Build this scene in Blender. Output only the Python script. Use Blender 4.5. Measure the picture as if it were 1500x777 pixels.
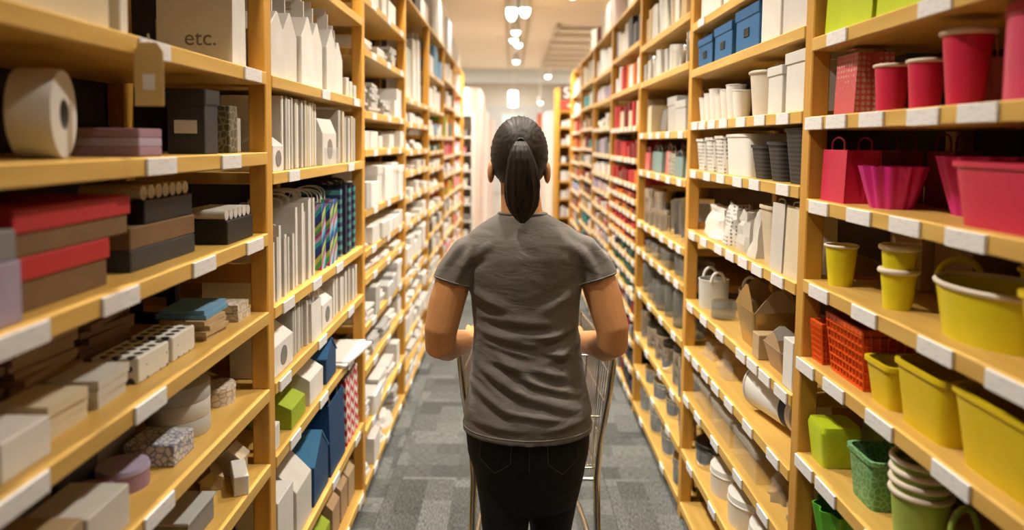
import bpy, bmesh, math, random
import numpy as np
from mathutils import Vector, Matrix
from mathutils.bvhtree import BVHTree
for o in list(bpy.data.objects): bpy.data.objects.remove(o)
random.seed(7)
PI = math.pi
SC = bpy.context.scene
COL = SC.collection

# ------------------------------------------------------------------ camera
EYE = 1.58                      # eye height above the carpet
FPX = 1050.0                    # focal length in pixels of a 1500 px wide frame
PPY = 277.0                     # row of the optical axis (the frame is cropped from the top)
PIT = math.atan(69.5 / FPX); ROLL = 0.011
fw = Vector((0, math.cos(PIT), -math.sin(PIT)))
r0 = Vector((1, 0, 0)); u0 = Vector((0, math.sin(PIT), math.cos(PIT)))
rt = r0 * math.cos(ROLL) + u0 * math.sin(ROLL); up = u0 * math.cos(ROLL) - r0 * math.sin(ROLL)
cam = bpy.data.cameras.new('camera'); camo = bpy.data.objects.new('camera', cam); COL.objects.link(camo)
camo.matrix_world = Matrix(((rt.x, up.x, -fw.x, 0), (rt.y, up.y, -fw.y, 0), (rt.z, up.z, -fw.z, EYE), (0, 0, 0, 1)))
cam.sensor_fit = 'HORIZONTAL'; cam.sensor_width = 36; cam.lens = FPX / 1500 * 36
cam.shift_y = -(388.5 - PPY) / 1500
cam.clip_start = 0.05; cam.clip_end = 100
cam.dof.use_dof = True; cam.dof.focus_distance = 1.95; cam.dof.aperture_fstop = 1.7
SC.camera = camo

# ------------------------------------------------------------------ world, light, exposure
w = bpy.data.worlds.new('world'); SC.world = w; w.use_nodes = True
w.node_tree.nodes['Background'].inputs[0].default_value = (1, .85, .68, 1)
w.node_tree.nodes['Background'].inputs[1].default_value = 0.05
SC.view_settings.view_transform = 'Standard'; SC.view_settings.look = 'None'
SC.view_settings.gamma = 1; SC.view_settings.use_curve_mapping = False
SC.view_settings.exposure = 0.16
WARM = (1.0, .92, .79)
SPOT_W = 150.0                   # aisle spotlights
FILL_W = 60.0                  # added square fill panels over the neighbouring aisles and the far floor

# ------------------------------------------------------------------ mesh tools
class MB:
    def __init__(s): s.v = []; s.f = []
    def add(s, vs, fs):
        b = len(s.v); s.v += [tuple(p) for p in vs]; s.f += [tuple(i + b for i in q) for q in fs]; return s
    def box(s, x0, x1, y0, y1, z0, z1):
        v = [(x, y, z) for z in (z0, z1) for y in (y0, y1) for x in (x0, x1)]
        return s.add(v, [(0, 2, 3, 1), (4, 5, 7, 6), (0, 1, 5, 4), (2, 6, 7, 3), (0, 4, 6, 2), (1, 3, 7, 5)])
    def loft(s, rings, n=28, e=2.0, flute=0.0, nf=0, cx=0, cy=0, caps=True):
        vs = []; fs = []
        for rg in rings:
            a, b, z = rg[:3]; ox, oy = (rg[3], rg[4]) if len(rg) > 4 else (cx, cy)
            fl = flute if len(rg) < 6 else rg[5]
            for i in range(n):
                t = 2 * PI * (i + .5) / n; c, d = math.cos(t), math.sin(t)
                k = 1 + fl * math.cos(nf * t)
                vs.append((ox + a * k * math.copysign(abs(c) ** (2 / e), c), oy + b * k * math.copysign(abs(d) ** (2 / e), d), z))
        for j in range(len(rings) - 1):
            for i in range(n):
                i2 = (i + 1) % n
                fs.append((j * n + i, j * n + i2, (j + 1) * n + i2, (j + 1) * n + i))
        if caps:
            fs.append(tuple(range(n - 1, -1, -1))); fs.append(tuple((len(rings) - 1) * n + i for i in range(n)))
        return s.add(vs, fs)
    def vessel(s, a0, b0, a1, b1, h, t=.003, e=2.0, n=28, flute=0, nf=0):
        return s.loft([(a0, b0, 0), (a1, b1, h), (a1 - t, b1 - t, h), (a0 - t, b0 - t, t)], n, e, flute, nf)
    def tube(s, pts, r, n=8, closed=False, flat=1.0):
        P = [Vector(p) for p in pts]; m = len(P)
        R = r if isinstance(r, (list, tuple)) else [r] * m
        vs = []; fs = []; ref = None
        for i in range(m):
            a = P[(i - 1) % m] if (closed or i > 0) else P[i]; b = P[(i + 1) % m] if (closed or i < m - 1) else P[i]
            t = (b - a).normalized()
            if ref is None:
                ref = Vector((0, 0, 1)) if abs(t.z) < .9 else Vector((1, 0, 0))
            x = (ref - t * ref.dot(t)).normalized(); ref = x; y = t.cross(x)
            for k in range(n):
                an = 2 * PI * k / n
                vs.append(P[i] + (x * math.cos(an) + y * math.sin(an) * flat) * R[i])
        L = m if closed else m - 1
        for i in range(L):
            j = (i + 1) % m
            for k in range(n):
                k2 = (k + 1) % n; fs.append((i * n + k, i * n + k2, j * n + k2, j * n + k))
        if not closed:
            fs.append(tuple(range(n - 1, -1, -1))); fs.append(tuple((m - 1) * n + k for k in range(n)))
        return s.add(vs, fs)
    def prism(s, poly, axis, a, b):
        n = len(poly)
        def pt(p, c): return {'x': (c, p[0], p[1]), 'y': (p[0], c, p[1]), 'z': (p[0], p[1], c)}[axis]
        vs = [pt(p, a) for p in poly] + [pt(p, b) for p in poly]
        fs = [tuple(range(n)), tuple(range(2 * n - 1, n - 1, -1))] + [(i, n + i, n + (i + 1) % n, (i + 1) % n) for i in range(n)]
        return s.add(vs, fs)
    def ell(s, c, r, nu=16, nv=10):
        vs = []; fs = []
        for j in range(nv + 1):
            ph = PI * j / nv - PI / 2
            for i in range(nu):
                t = 2 * PI * i / nu
                vs.append((c[0] + r[0] * math.cos(ph) * math.cos(t), c[1] + r[1] * math.cos(ph) * math.sin(t), c[2] + r[2] * math.sin(ph)))
        for j in range(nv):
            for i in range(nu):
                fs.append((j * nu + i, j * nu + (i + 1) % nu, (j + 1) * nu + (i + 1) % nu, (j + 1) * nu + i))
        return s.add(vs, fs)
    def mesh(s, name, smooth=None, bevel=0):
        me = bpy.data.meshes.new(name); me.from_pydata(s.v, [], s.f)
        bm = bmesh.new(); bm.from_mesh(me)
        bmesh.ops.remove_doubles(bm, verts=bm.verts, dist=1e-6)
        bmesh.ops.recalc_face_normals(bm, faces=bm.faces)
        if bevel: bmesh.ops.bevel(bm, geom=list(bm.edges), offset=bevel, segments=1, affect='EDGES', profile=.5)
        bm.to_mesh(me); bm.free()
        if smooth:
            me.polygons.foreach_set('use_smooth', [True] * len(me.polygons))
            me.set_sharp_from_angle(angle=math.radians(smooth))
        me.materials.append(None); me.update()
        return me
CACHE = {}
def cached(key, fn):
    if key not in CACHE: CACHE[key] = fn()
    return CACHE[key]
def rn(*a): return tuple(round(x, 3) for x in a)

def obj(name, me, mat, parent=None, loc=(0, 0, 0), rot=(0, 0, 0), scale=(1, 1, 1)):
    o = bpy.data.objects.new(name, me); COL.objects.link(o)
    o.location = loc; o.rotation_euler = rot; o.scale = scale
    if mat is not None:
        o.material_slots[0].link = 'OBJECT'; o.material_slots[0].material = mat
    if parent is not None: o.parent = parent
    return o
def tag(o, label, cat, group=None):
    o['label'] = label; o['category'] = cat
    if group: o['group'] = group
    return o
def thing(name, label, cat, loc=(0, 0, 0), rz=0, group=None):
    o = bpy.data.objects.new(name, None); COL.objects.link(o); o.empty_display_size = .05
    o.location = loc; o.rotation_euler = (0, 0, rz)
    return tag(o, label, cat, group)
def struct(o): o['kind'] = 'structure'; return o

# ------------------------------------------------------------------ materials
MATS = {}
def mat(name, col, rough=.6, metal=0, trans=0, noise=0.0, nscale=30, bump=0.0, bscale=200, emit=None, estr=0, ior=1.45, spec=.5, stretch=(1, 1, 1), col2=None, rnd=0.0, alpha=1, coat=0, sheen=0):
    if name in MATS: return MATS[name]
    m = bpy.data.materials.new(name); m.use_nodes = True; nt = m.node_tree; N = nt.nodes; L = nt.links
    b = N['Principled BSDF']; b.inputs['Base Color'].default_value = (*col, 1); b.inputs['Roughness'].default_value = rough
    b.inputs['Metallic'].default_value = metal; b.inputs['Transmission Weight'].default_value = trans; b.inputs['IOR'].default_value = ior
    b.inputs['Specular IOR Level'].default_value = spec; b.inputs['Alpha'].default_value = alpha; b.inputs['Coat Weight'].default_value = coat
    b.inputs['Sheen Weight'].default_value = sheen
    if emit: b.inputs['Emission Color'].default_value = (*emit, 1); b.inputs['Emission Strength'].default_value = estr
    if noise or bump or rnd:
        tc = N.new('ShaderNodeTexCoord'); mp = N.new('ShaderNodeMapping'); mp.inputs['Scale'].default_value = stretch
        L.new(tc.outputs['Object'], mp.inputs['Vector'])
    last = None
    if noise:
        nz = N.new('ShaderNodeTexNoise'); nz.inputs['Scale'].default_value = nscale; nz.inputs['Detail'].default_value = 4
        L.new(mp.outputs[0], nz.inputs['Vector'])
        rp = N.new('ShaderNodeValToRGB'); rp.color_ramp.elements[0].position = .3; rp.color_ramp.elements[1].position = .7
        c2 = col2 or tuple(c * (1 - noise) for c in col)
        rp.color_ramp.elements[0].color = (*c2, 1); rp.color_ramp.elements[1].color = (*col, 1)
        L.new(nz.outputs['Fac'], rp.inputs['Fac']); last = rp.outputs['Color']
    if rnd:
        oi = N.new('ShaderNodeObjectInfo'); hs = N.new('ShaderNodeHueSaturation'); mr = N.new('ShaderNodeMapRange')
        mr.inputs['To Min'].default_value = 1 - rnd; mr.inputs['To Max'].default_value = 1 + rnd * .6
        L.new(oi.outputs['Random'], mr.inputs['Value']); L.new(mr.outputs[0], hs.inputs['Value'])
        if last: L.new(last, hs.inputs['Color'])
        else: hs.inputs['Color'].default_value = (*col, 1)
        last = hs.outputs['Color']
    if last: L.new(last, b.inputs['Base Color'])
    if bump:
        nb = N.new('ShaderNodeTexNoise'); nb.inputs['Scale'].default_value = bscale; nb.inputs['Detail'].default_value = 3
        L.new(mp.outputs[0], nb.inputs['Vector'])
        bp = N.new('ShaderNodeBump'); bp.inputs['Strength'].default_value = bump; bp.inputs['Distance'].default_value = .002
        L.new(nb.outputs['Fac'], bp.inputs['Height']); L.new(bp.outputs[0], b.inputs['Normal'])
    MATS[name] = m; return m
def nodes_of(m): return m.node_tree.nodes, m.node_tree.links, m.node_tree.nodes['Principled BSDF']

def wood(name, axis, base, dark, rough=.42):
    st = {'x': (1.2, 14, 14), 'y': (14, 1.2, 14), 'z': (14, 14, 1.2)}[axis]
    m = mat(name, base, rough, noise=.3, nscale=3.2, stretch=st, col2=dark, bump=.12, bscale=9, rnd=.10)
    N, L, b = nodes_of(m)
    # knots: sparse dark spots
    tc = [n for n in N if n.type == 'TEX_COORD'][0]
    vo = N.new('ShaderNodeTexVoronoi'); vo.inputs['Scale'].default_value = 4.2
    L.new(tc.outputs['Object'], vo.inputs['Vector'])
    rp = N.new('ShaderNodeValToRGB'); rp.color_ramp.elements[0].position = .025; rp.color_ramp.elements[1].position = .055
    rp.color_ramp.elements[0].color = (.35, .22, .12, 1); rp.color_ramp.elements[1].color = (1, 1, 1, 1)
    L.new(vo.outputs['Distance'], rp.inputs['Fac'])
    mx = N.new('ShaderNodeMix'); mx.data_type = 'RGBA'; mx.blend_type = 'MULTIPLY'; mx.inputs['Factor'].default_value = .8
    src = b.inputs['Base Color'].links[0].from_socket
    L.new(src, mx.inputs['A']); L.new(rp.outputs['Color'], mx.inputs['B']); L.new(mx.outputs['Result'], b.inputs['Base Color'])
    return m
W_SHELF = wood('pine_shelf', 'y', (.72, .46, .125), (.62, .37, .085))
W_POST = wood('pine_post', 'z', (.67, .36, .065), (.57, .28, .04))
W_RUNG = wood('pine_rung', 'x', (.58, .27, .045), (.48, .20, .03))
M_BACK = {'left': mat('shaded_dark_back', (.04, .024, .014), .8, noise=.3, nscale=8), 'right': mat('shaded_brown_back', (.10, .055, .028), .8, noise=.3, nscale=8)}  # colours darkened so the shade deep in the racks is painted in
M_KICK = mat('black_kickboard', (.015, .013, .012), .7)
M_TAG = mat('price_tag_card', (.80, .79, .80), .35)
def printed_tag():
    N, L, b = nodes_of(M_TAG)
    tc = N.new('ShaderNodeTexCoord'); mp = N.new('ShaderNodeMapping'); mp.inputs['Scale'].default_value = (1, 45, 200)
    L.new(tc.outputs['Object'], mp.inputs[0])
    nz = N.new('ShaderNodeTexNoise'); nz.inputs['Scale'].default_value = 1.0; nz.inputs['Detail'].default_value = 1; L.new(mp.outputs[0], nz.inputs['Vector'])
    rp = N.new('ShaderNodeValToRGB'); rp.color_ramp.elements[0].position = .36; rp.color_ramp.elements[1].position = .42
    rp.color_ramp.elements[0].color = (.70, .69, .71, 1); rp.color_ramp.elements[1].color = (.80, .79, .80, 1)
    L.new(nz.outputs['Fac'], rp.inputs['Fac']); L.new(rp.outputs[0], b.inputs['Base Color'])
printed_tag()

# paper, card and plastic colours of the goods
def card(name, c, **k): return mat(name, c, k.pop('rough', .62), noise=k.pop('noise', .10), nscale=k.pop('nscale', 12), rnd=k.pop('rnd', .10), **k)
WHITE = card('white_card', (.78, .76, .73)); OFFW = card('off_white_card', (.66, .63, .58)); CREAM = card('cream_card', (.70, .60, .43))
PALE = card('pale_grey_card', (.52, .52, .51)); GREY = card('grey_card', (.26, .255, .26)); KRAFT = card('kraft_card', (.45, .29, .16), noise=.2)
BROWN = card('brown_card', (.22, .125, .06), noise=.2); BLACK = card('black_card', (.018, .017, .019), rough=.5); CHAR = card('charcoal_card', (.045, .047, .055), rough=.5)
NAVY = card('navy_card', (.018, .022, .055)); BLUE = card('blue_card', (.035, .15, .36)); DBLUE = card('dark_blue_card', (.012, .06, .16)); SKY = card('sky_blue_card', (.16, .34, .52))
TEAL = card('teal_card', (.03, .28, .30)); LIME = card('lime_card', (.34, .45, .02)); GREEN = card('green_card', (.12, .36, .03)); DGREEN = card('dark_green_card', (.02, .09, .05)); OLIVE = card('olive_card', (.17, .20, .03))
RED = card('red_card', (.52, .03, .035)); DRED = card('dark_red_card', (.22, .012, .015)); ORANGE = card('orange_card', (.72, .17, .02)); YEL = card('yellow_card', (.75, .55, .02)); PINK = card('pink_card', (.72, .22, .28))
LILAC = card('lilac_card', (.44, .37, .52)); MAUVE = card('mauve_card', (.36, .22, .30)); TAN = card('tan_card', (.50, .36, .20)); GOLD = mat('gold_foil_card', (.55, .36, .13), .32, metal=.65, noise=.15, nscale=14)
P_RED = mat('red_plastic', (.62, .022, .075), .35, noise=.06); P_PINK = mat('pink_red_plastic', (.66, .07, .15), .32, noise=.05); P_MAG = mat('magenta_plastic', (.62, .02, .22), .35, noise=.05)
P_YEL = mat('yellow_enamel', (.74, .63, .015), .36, noise=.05); P_YEL2 = mat('yellow_plastic', (.76, .57, .01), .4, noise=.05); P_ORG = mat('orange_plastic', (.74, .10, .008), .4, noise=.05)
P_LIME = mat('lime_plastic', (.50, .62, .02), .38, noise=.05); P_GRN = mat('green_enamel', (.34, .46, .09), .4, noise=.05); P_WHITE = mat('white_plastic', (.78, .77, .74), .4); P_IVORY = mat('ivory_enamel', (.66, .60, .50), .4)
RIM = mat('cream_rim', (.74, .66, .55), .45); HAND_ST = mat('dark_cord', (.03, .025, .02), .8)
STEEL = mat('brushed_tin', (.70, .70, .68), .16, metal=1, noise=.1, nscale=20); CHROME = mat('chrome_wire', (.62, .60, .56), .2, metal=1); DTIN = mat('dark_tin_lid', (.10, .10, .09), .25, metal=1)
GLASS = mat('clear_glass', (.80, .82, .82), .05, alpha=.22, spec=.9); CELLO = mat('clear_cellophane', (.72, .68, .60), .12, alpha=.20, spec=1); SMOKE = mat('smoky_glass', (.26, .27, .26), .05, alpha=.32, spec=.9)
FILM = mat('grey_window_film', (.22, .21, .20), .25); FROST = mat('frosted_plastic', (.80, .79, .75), .4, trans=.35, ior=1.3); BLACKP = mat('black_plastic', (.02, .02, .02), .4)

def pattern(name, ca, cb, kind='dots', scale=60, rough=.55):
    if name in MATS: return MATS[name]
    m = mat(name, ca, rough); N, L, b = nodes_of(m)
    tc = N.new('ShaderNodeTexCoord'); rp = N.new('ShaderNodeValToRGB'); rp.color_ramp.interpolation = 'CONSTANT'
    rp.color_ramp.elements[0].color = (*cb, 1); rp.color_ramp.elements[1].color = (*ca, 1)
    if kind == 'dots':
        t = N.new('ShaderNodeTexVoronoi'); t.inputs['Scale'].default_value = scale; t.inputs['Randomness'].default_value = .12
        L.new(tc.outputs['Object'], t.inputs['Vector']); L.new(t.outputs['Distance'], rp.inputs['Fac']); rp.color_ramp.elements[1].position = .36
    elif kind == 'floral':
        t = N.new('ShaderNodeTexVoronoi'); t.inputs['Scale'].default_value = scale; t.feature = 'DISTANCE_TO_EDGE'
        L.new(tc.outputs['Object'], t.inputs['Vector']); L.new(t.outputs['Distance'], rp.inputs['Fac']); rp.color_ramp.elements[1].position = .09
    elif kind in ('stripe', 'rings'):
        t = N.new('ShaderNodeTexWave'); t.inputs['Scale'].default_value = scale; t.bands_direction = 'Z' if kind == 'rings' else 'DIAGONAL'
        L.new(tc.outputs['Object'], t.inputs['Vector']); L.new(t.outputs['Fac'], rp.inputs['Fac']); rp.color_ramp.elements[1].position = .5
    elif kind == 'chevron':
        sp = N.new('ShaderNodeSeparateXYZ'); L.new(tc.outputs['Object'], sp.inputs[0])
        pp = N.new('ShaderNodeMath'); pp.operation = 'PINGPONG'; pp.inputs[1].default_value = .034
        ad = N.new('ShaderNodeMath'); ad.operation = 'ADD'; L.new(sp.outputs['X'], ad.inputs[0]); L.new(sp.outputs['Y'], ad.inputs[1]); L.new(ad.outputs[0], pp.inputs[0])
        a2 = N.new('ShaderNodeMath'); a2.operation = 'ADD'; L.new(pp.outputs[0], a2.inputs[0]); L.new(sp.outputs['Z'], a2.inputs[1])
        md = N.new('ShaderNodeMath'); md.operation = 'PINGPONG'; md.inputs[1].default_value = scale; L.new(a2.outputs[0], md.inputs[0])
        dv = N.new('ShaderNodeMath'); dv.operation = 'DIVIDE'; dv.inputs[1].default_value = scale; L.new(md.outputs[0], dv.inputs[0])
        L.new(dv.outputs[0], rp.inputs['Fac']); rp.color_ramp.elements[1].position = .5
    elif kind == 'multi':
        t = N.new('ShaderNodeTexWave'); t.inputs['Scale'].default_value = scale; t.bands_direction = 'DIAGONAL'; t.wave_profile = 'SAW'; t.inputs['Distortion'].default_value = 1.5
        L.new(tc.outputs['Object'], t.inputs['Vector']); L.new(t.outputs['Fac'], rp.inputs['Fac'])
        cols = [(.03, .08, .35), (.05, .45, .55), (.55, .45, .60), (.45, .06, .25), (.10, .42, .12), (.55, .60, .15), (.03, .05, .22)]
        e = rp.color_ramp.elements; e[0].color = (*cols[0], 1); e[1].position = .15; e[1].color = (*cols[1], 1)
        for i, c in enumerate(cols[2:]): q = e.new(.3 + i * .14); q.color = (*c, 1)
    L.new(rp.outputs['Color'], b.inputs['Base Color']); return m
DOTW = pattern('white_with_black_dots', (.70, .68, .62), (.03, .03, .03), 'dots', 40)
DOTS = pattern('white_with_small_grey_dots', (.72, .71, .68), (.20, .20, .20), 'dots', 75)
FLORA = pattern('olive_floral_print', (.10, .09, .06), (.26, .23, .16), 'floral', 60)
PINKP = pattern('pink_and_white_print', (.60, .12, .13), (.66, .42, .36), 'dots', 80)
RIBD = pattern('dark_ribbed_weave', (.045, .042, .045), (.015, .014, .016), 'rings', 26)
CHEV = pattern('red_white_chevron', (.55, .02, .03), (.80, .76, .70), 'chevron', .024)
MULTI = pattern('multicolour_stripe', (.1, .3, .5), (.0, .0, .0), 'multi', 5.5)
DMULTI = pattern('dark_multicolour_bands', (.03, .04, .12), (.08, .30, .30), 'rings', 9)
GLIT = pattern('green_leaf_print', (.12, .30, .10), (.24, .46, .22), 'floral', 70)
HEXW = pattern('cream_printed_pack', (.66, .58, .48), (.45, .38, .30), 'floral', 55)
GRPRINT = pattern('grey_damask_print', (.45, .43, .36), (.16, .15, .12), 'floral', 48)

# ------------------------------------------------------------------ the room
CEIL = 3.3; X0, X1, Y0, Y1 = -6.0, 6.0, -2.5, 21.0
PAINT = mat('cream_ceiling_paint', (.88, .76, .58), .85, noise=.05, nscale=2)
WALLP = mat('pale_wall_paint', (.74, .68, .60), .8, noise=.05, nscale=2)
VINYL = mat('pale_vinyl_floor', (.50, .43, .37), .3, noise=.08, nscale=3)
def slab(name, x0, x1, y0, y1, z0, z1, m, parent=None, bevel=0):
    c = Vector(((x0 + x1) / 2, (y0 + y1) / 2, z0))
    me = MB().box(x0 - c.x, x1 - c.x, y0 - c.y, y1 - c.y, 0, z1 - z0).mesh(name, bevel=bevel)
    l = c - (parent.location if parent else Vector())
    return obj(name, me, m, parent, l)
struct(slab('ceiling', X0, X1, Y0, Y1, CEIL, CEIL + .1, PAINT))
struct(slab('wall_left', X0 - .1, X0, Y0, Y1, -.02, CEIL, WALLP)); struct(slab('wall_right', X1, X1 + .1, Y0, Y1, -.02, CEIL, WALLP))
struct(slab('wall_back', X0, X1, Y1, Y1 + .1, -.02, CEIL, WALLP)); struct(slab('wall_front', X0, X1, Y0 - .1, Y0, -.02, CEIL, WALLP))
struct(slab('floor', X0, X1, 9.5, Y1, -.02, 0, VINYL))
floor = struct(slab('floor', X0, X1, Y0, 9.5, -.03, -.008, mat('dark_underlay', (.06, .06, .06), .9)))
def carpet():
    m = mat('grey_loop_carpet', (.2, .2, .2), .95, spec=.1); N, L, b = nodes_of(m)
    tc = N.new('ShaderNodeTexCoord'); oi = N.new('ShaderNodeObjectInfo')
    ad = N.new('ShaderNodeVectorMath'); ad.operation = 'ADD'; L.new(tc.outputs['Object'], ad.inputs[0])
    sc = N.new('ShaderNodeVectorMath'); sc.operation = 'SCALE'; sc.inputs['Scale'].default_value = 0.6; L.new(oi.outputs['Location'], sc.inputs[0]); L.new(sc.outputs[0], ad.inputs[1])
    br = N.new('ShaderNodeTexBrick'); br.inputs['Scale'].default_value = 1; br.inputs['Mortar Size'].default_value = 0
    br.inputs['Brick Width'].default_value = .25; br.inputs['Row Height'].default_value = .125
    br.inputs['Color1'].default_value = (.060, .062, .060, 1); br.inputs['Color2'].default_value = (.122, .126, .122, 1)
    L.new(ad.outputs[0], br.inputs['Vector'])
    nz = N.new('ShaderNodeTexNoise'); nz.inputs['Scale'].default_value = 260; nz.inputs['Detail'].default_value = 2; L.new(tc.outputs['Object'], nz.inputs['Vector'])
    mp = N.new('ShaderNodeMapping'); mp.inputs['Scale'].default_value = (38, 190, 1); L.new(tc.outputs['Object'], mp.inputs[0])
    n2 = N.new('ShaderNodeTexNoise'); n2.inputs['Scale'].default_value = 1; n2.inputs['Detail'].default_value = 1; L.new(mp.outputs[0], n2.inputs['Vector'])
    mr = N.new('ShaderNodeMapRange'); mr.inputs['From Min'].default_value = .3; mr.inputs['From Max'].default_value = .7; mr.inputs['To Min'].default_value = .2; mr.inputs['To Max'].default_value = 1.9
    mu = N.new('ShaderNodeMath'); mu.operation = 'ADD'; h = N.new('ShaderNodeMath'); h.operation = 'MULTIPLY'; h.inputs[1].default_value = .5
    L.new(nz.outputs['Fac'], mu.inputs[0]); L.new(n2.outputs['Fac'], mu.inputs[1]); L.new(mu.outputs[0], h.inputs[0]); L.new(h.outputs[0], mr.inputs['Value'])
    mx = N.new('ShaderNodeMix'); mx.data_type = 'RGBA'; mx.blend_type = 'MULTIPLY'; mx.inputs['Factor'].default_value = 1
    L.new(br.outputs['Color'], mx.inputs['A']); L.new(mr.outputs[0], mx.inputs['B']); L.new(mx.outputs['Result'], b.inputs['Base Color'])
    bp = N.new('ShaderNodeBump'); bp.inputs['Strength'].default_value = .6; bp.inputs['Distance'].default_value = .004; L.new(h.outputs[0], bp.inputs['Height']); L.new(bp.outputs[0], b.inputs['Normal'])
    return m
CARPET = carpet()
tile_me = MB().box(-.2495, .2495, -.2495, .2495, 0, .008).mesh('carpet_tile', bevel=.0015)
for i in range(4):
    for j in range(21):
        if j == 20: continue
        obj('carpet_tile', tile_me, CARPET, floor, Vector((-.8 + .5 * i, -.25 + .5 * j - .25, -.008)) - floor.location, (0, 0, PI / 2 * ((i + j) % 2 == 0)))
SIDEC = struct(slab('floor', X0, -1.05, Y0, 9.5, -.008, 0, mat('grey_side_carpet', (.2, .2, .19), .95, noise=.3, nscale=200)))
SIDED = struct(slab('floor', .95, X1, Y0, 9.5, -.008, 0, MATS['grey_side_carpet']))
struct(slab('trim_1', -1.05, .95, 9.498, 9.52, 0, .006, mat('floor_edge_strip', (.35, .33, .3), .4, metal=.6)))
# ceiling: recessed slot with a light track, slatted vent field, dropped beam
struct(slab('trim_2', X0, X1, 17.2, 17.6, 2.98, CEIL, mat('pale_grey_beam_paint', (.60, .62, .60), .8)))
vent = thing('ceiling_slat_field', 'beige slatted ceiling vent above the far right of the aisle', 'ceiling vent', (1.55, 13.2, CEIL - .14))
for i in range(6):
    me = cached('vent_slat', lambda: MB().box(-.95, .95, -.13, .13, 0, .05).mesh('slat', bevel=.004))
    obj('slat', me, mat('slat_paint', (.66, .57, .45), .8), vent, (0, -2.2 + i * .85, 0))
for x in (-.9, .9):
    obj('rail', cached('vent_rail', lambda: MB().box(-.03, .03, -2.6, 2.6, 0, .09).mesh('rail')), MATS['slat_paint'], vent, (x, -.1, .05))

# ------------------------------------------------------------------ lamps
BULB = mat('lamp_lens_glow', (1, 1, 1), .4, emit=(1, .93, .82), estr=14)
LAMPW = mat('white_lamp_metal', (.75, .72, .66), .4)
track = thing('light_track', 'slim track for spotlights running down the ceiling', 'light track', (.05, 9.0, CEIL))
obj('rail', MB().box(-.03, .03, -.8, 7.3, -.03, 0).mesh('rail'), LAMPW, track)
for s in (-1, 1): obj('slot_edge', MB().box(s * .15 - .012, s * .15 + .012, -.8, 7.3, -.045, 0).mesh('slot_edge'), mat('slot_edge_paint', (.50, .40, .28), .8), track)
def spotlamp(x, y, z, label, power=SPOT_W, tilt=(0, 0), size=1.0, group=None, col=WARM, angle=140, blend=.7):
    t = thing('track_spotlight', label, 'spotlight', (x, y, z), 0, group)
    obj('stem', MB().tube([(0, 0, .10 * size), (0, 0, CEIL - .03 - z)], .011, 8).mesh('stem', 40), LAMPW, t)
    obj('housing', cached(('housing', size), lambda: MB().loft([(.035 * size, .035 * size, .11 * size), (.052 * size, .052 * size, .10 * size), (.052 * size, .052 * size, 0), (.047 * size, .047 * size, 0), (.047 * size, .047 * size, .02 * size)], 20).mesh('housing', 40)), LAMPW, t)
    obj('lens', cached(('lens', size), lambda: MB().ell((0, 0, 0), (.046 * size, .046 * size, .04 * size), 16, 8).mesh('lens', 60)), BULB, t)
    if power:
        l = bpy.data.lights.new('spot', 'SPOT'); l.energy = power; l.color = col; l.spot_size = math.radians(angle); l.spot_blend = blend; l.shadow_soft_size = .05
        lo = bpy.data.objects.new('spot_light', l); COL.objects.link(lo); lo.parent = t; lo.location = (0, 0, -.07 * size); lo.rotation_euler = (tilt[0], tilt[1], 0)
    return t
for sd, sx in (('left', -1), ('right', 1)):
    tk = thing('light_track', 'short light track above the front edge of the %s rack' % sd, 'light track', (sx * .58 + .05, 4.1, CEIL), 0, 'light tracks over the racks')
    obj('rail', cached('srail', lambda: MB().box(-.025, .025, -3.9, 3.9, -.03, 0).mesh('rail')), LAMPW, tk)
    for i, y in enumerate((.55, 1.75, 2.95, 4.15, 5.35, 6.55, 7.6)):
        spotlamp(sx * .58 + .05, y + sx * .25, 3.16, 'spotlight on the short track above the %s rack, %s from the near end' % (sd, ['first', 'second', 'third', 'fourth', 'fifth', 'sixth', 'seventh'][i]), group='spotlights on the short tracks', power=SPOT_W * (.22, .8, 1.25, 1.25, 1.05, .9, .82)[i], tilt=(0, sx * .30), angle=100, blend=1.0)
tw = thing('twin_spotlight', 'large bright twin spotlight at the top centre of the picture', 'spotlight', (.05, 8.45, 3.02))
obj('stem', MB().box(-.012, .012, -.02, .02, -.02, CEIL - 3.02 - .03).mesh('stem'), mat('dark_stem', (.2, .18, .15), .5), tw)
for s in (-1, 1):
    obj('housing', cached('twh', lambda: MB().loft([(.04, .04, .26), (.062, .062, .24), (.062, .062, .1)], 20).mesh('housing', 40)), LAMPW, tw, (s * .078, 0, 0))
    obj('lens', cached('twl', lambda: MB().ell((0, 0, .08), (.06, .06, .10), 18, 10).mesh('lens', 60)), BULB, tw, (s * .078, 0, -.02 if s < 0 else .02))
l = bpy.data.lights.new('twin', 'SPOT'); l.energy = 260; l.color = WARM; l.spot_size = math.radians(130); l.spot_blend = .6; l.shadow_soft_size = .08
lo = bpy.data.objects.new('spot_light', l); COL.objects.link(lo); lo.parent = tw; lo.location = (0, 0, -.14); lo.rotation_euler = (.35, 0, 0)
for x, y, z, lb in ((.03, 10.2, 3.12, 'far ceiling spotlight, highest below the twin lamp'), (.0, 11.0, 3.12, 'far ceiling spotlight, left one of the close pair'), (.075, 11.5, 3.12, 'far ceiling spotlight, right one of the close pair'),
                    (.055, 13.9, 3.12, 'far ceiling spotlight, lowest in the centre row'), (.74, 15.4, 2.98, 'bright spotlight hanging above the sign with the letter'), (.72, 19.0, 2.62, 'small spotlight low above the orange banner'), (1.1, 8.2, 3.03, 'bright spotlight above the top goods of the right rack')):
    spotlamp(x, y, z, lb, power=70, size=1.25)
lan = thing('lantern', 'bright white lantern hanging in the far centre', 'lantern', (.0, 16.2, 2.37))
obj('shade', MB().box(-.095, .095, -.09, .09, 0, .33).mesh('shade', bevel=.01), mat('lantern_glow', (1, 1, 1), .5, emit=(1, .97, .9), estr=9), lan)
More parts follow.
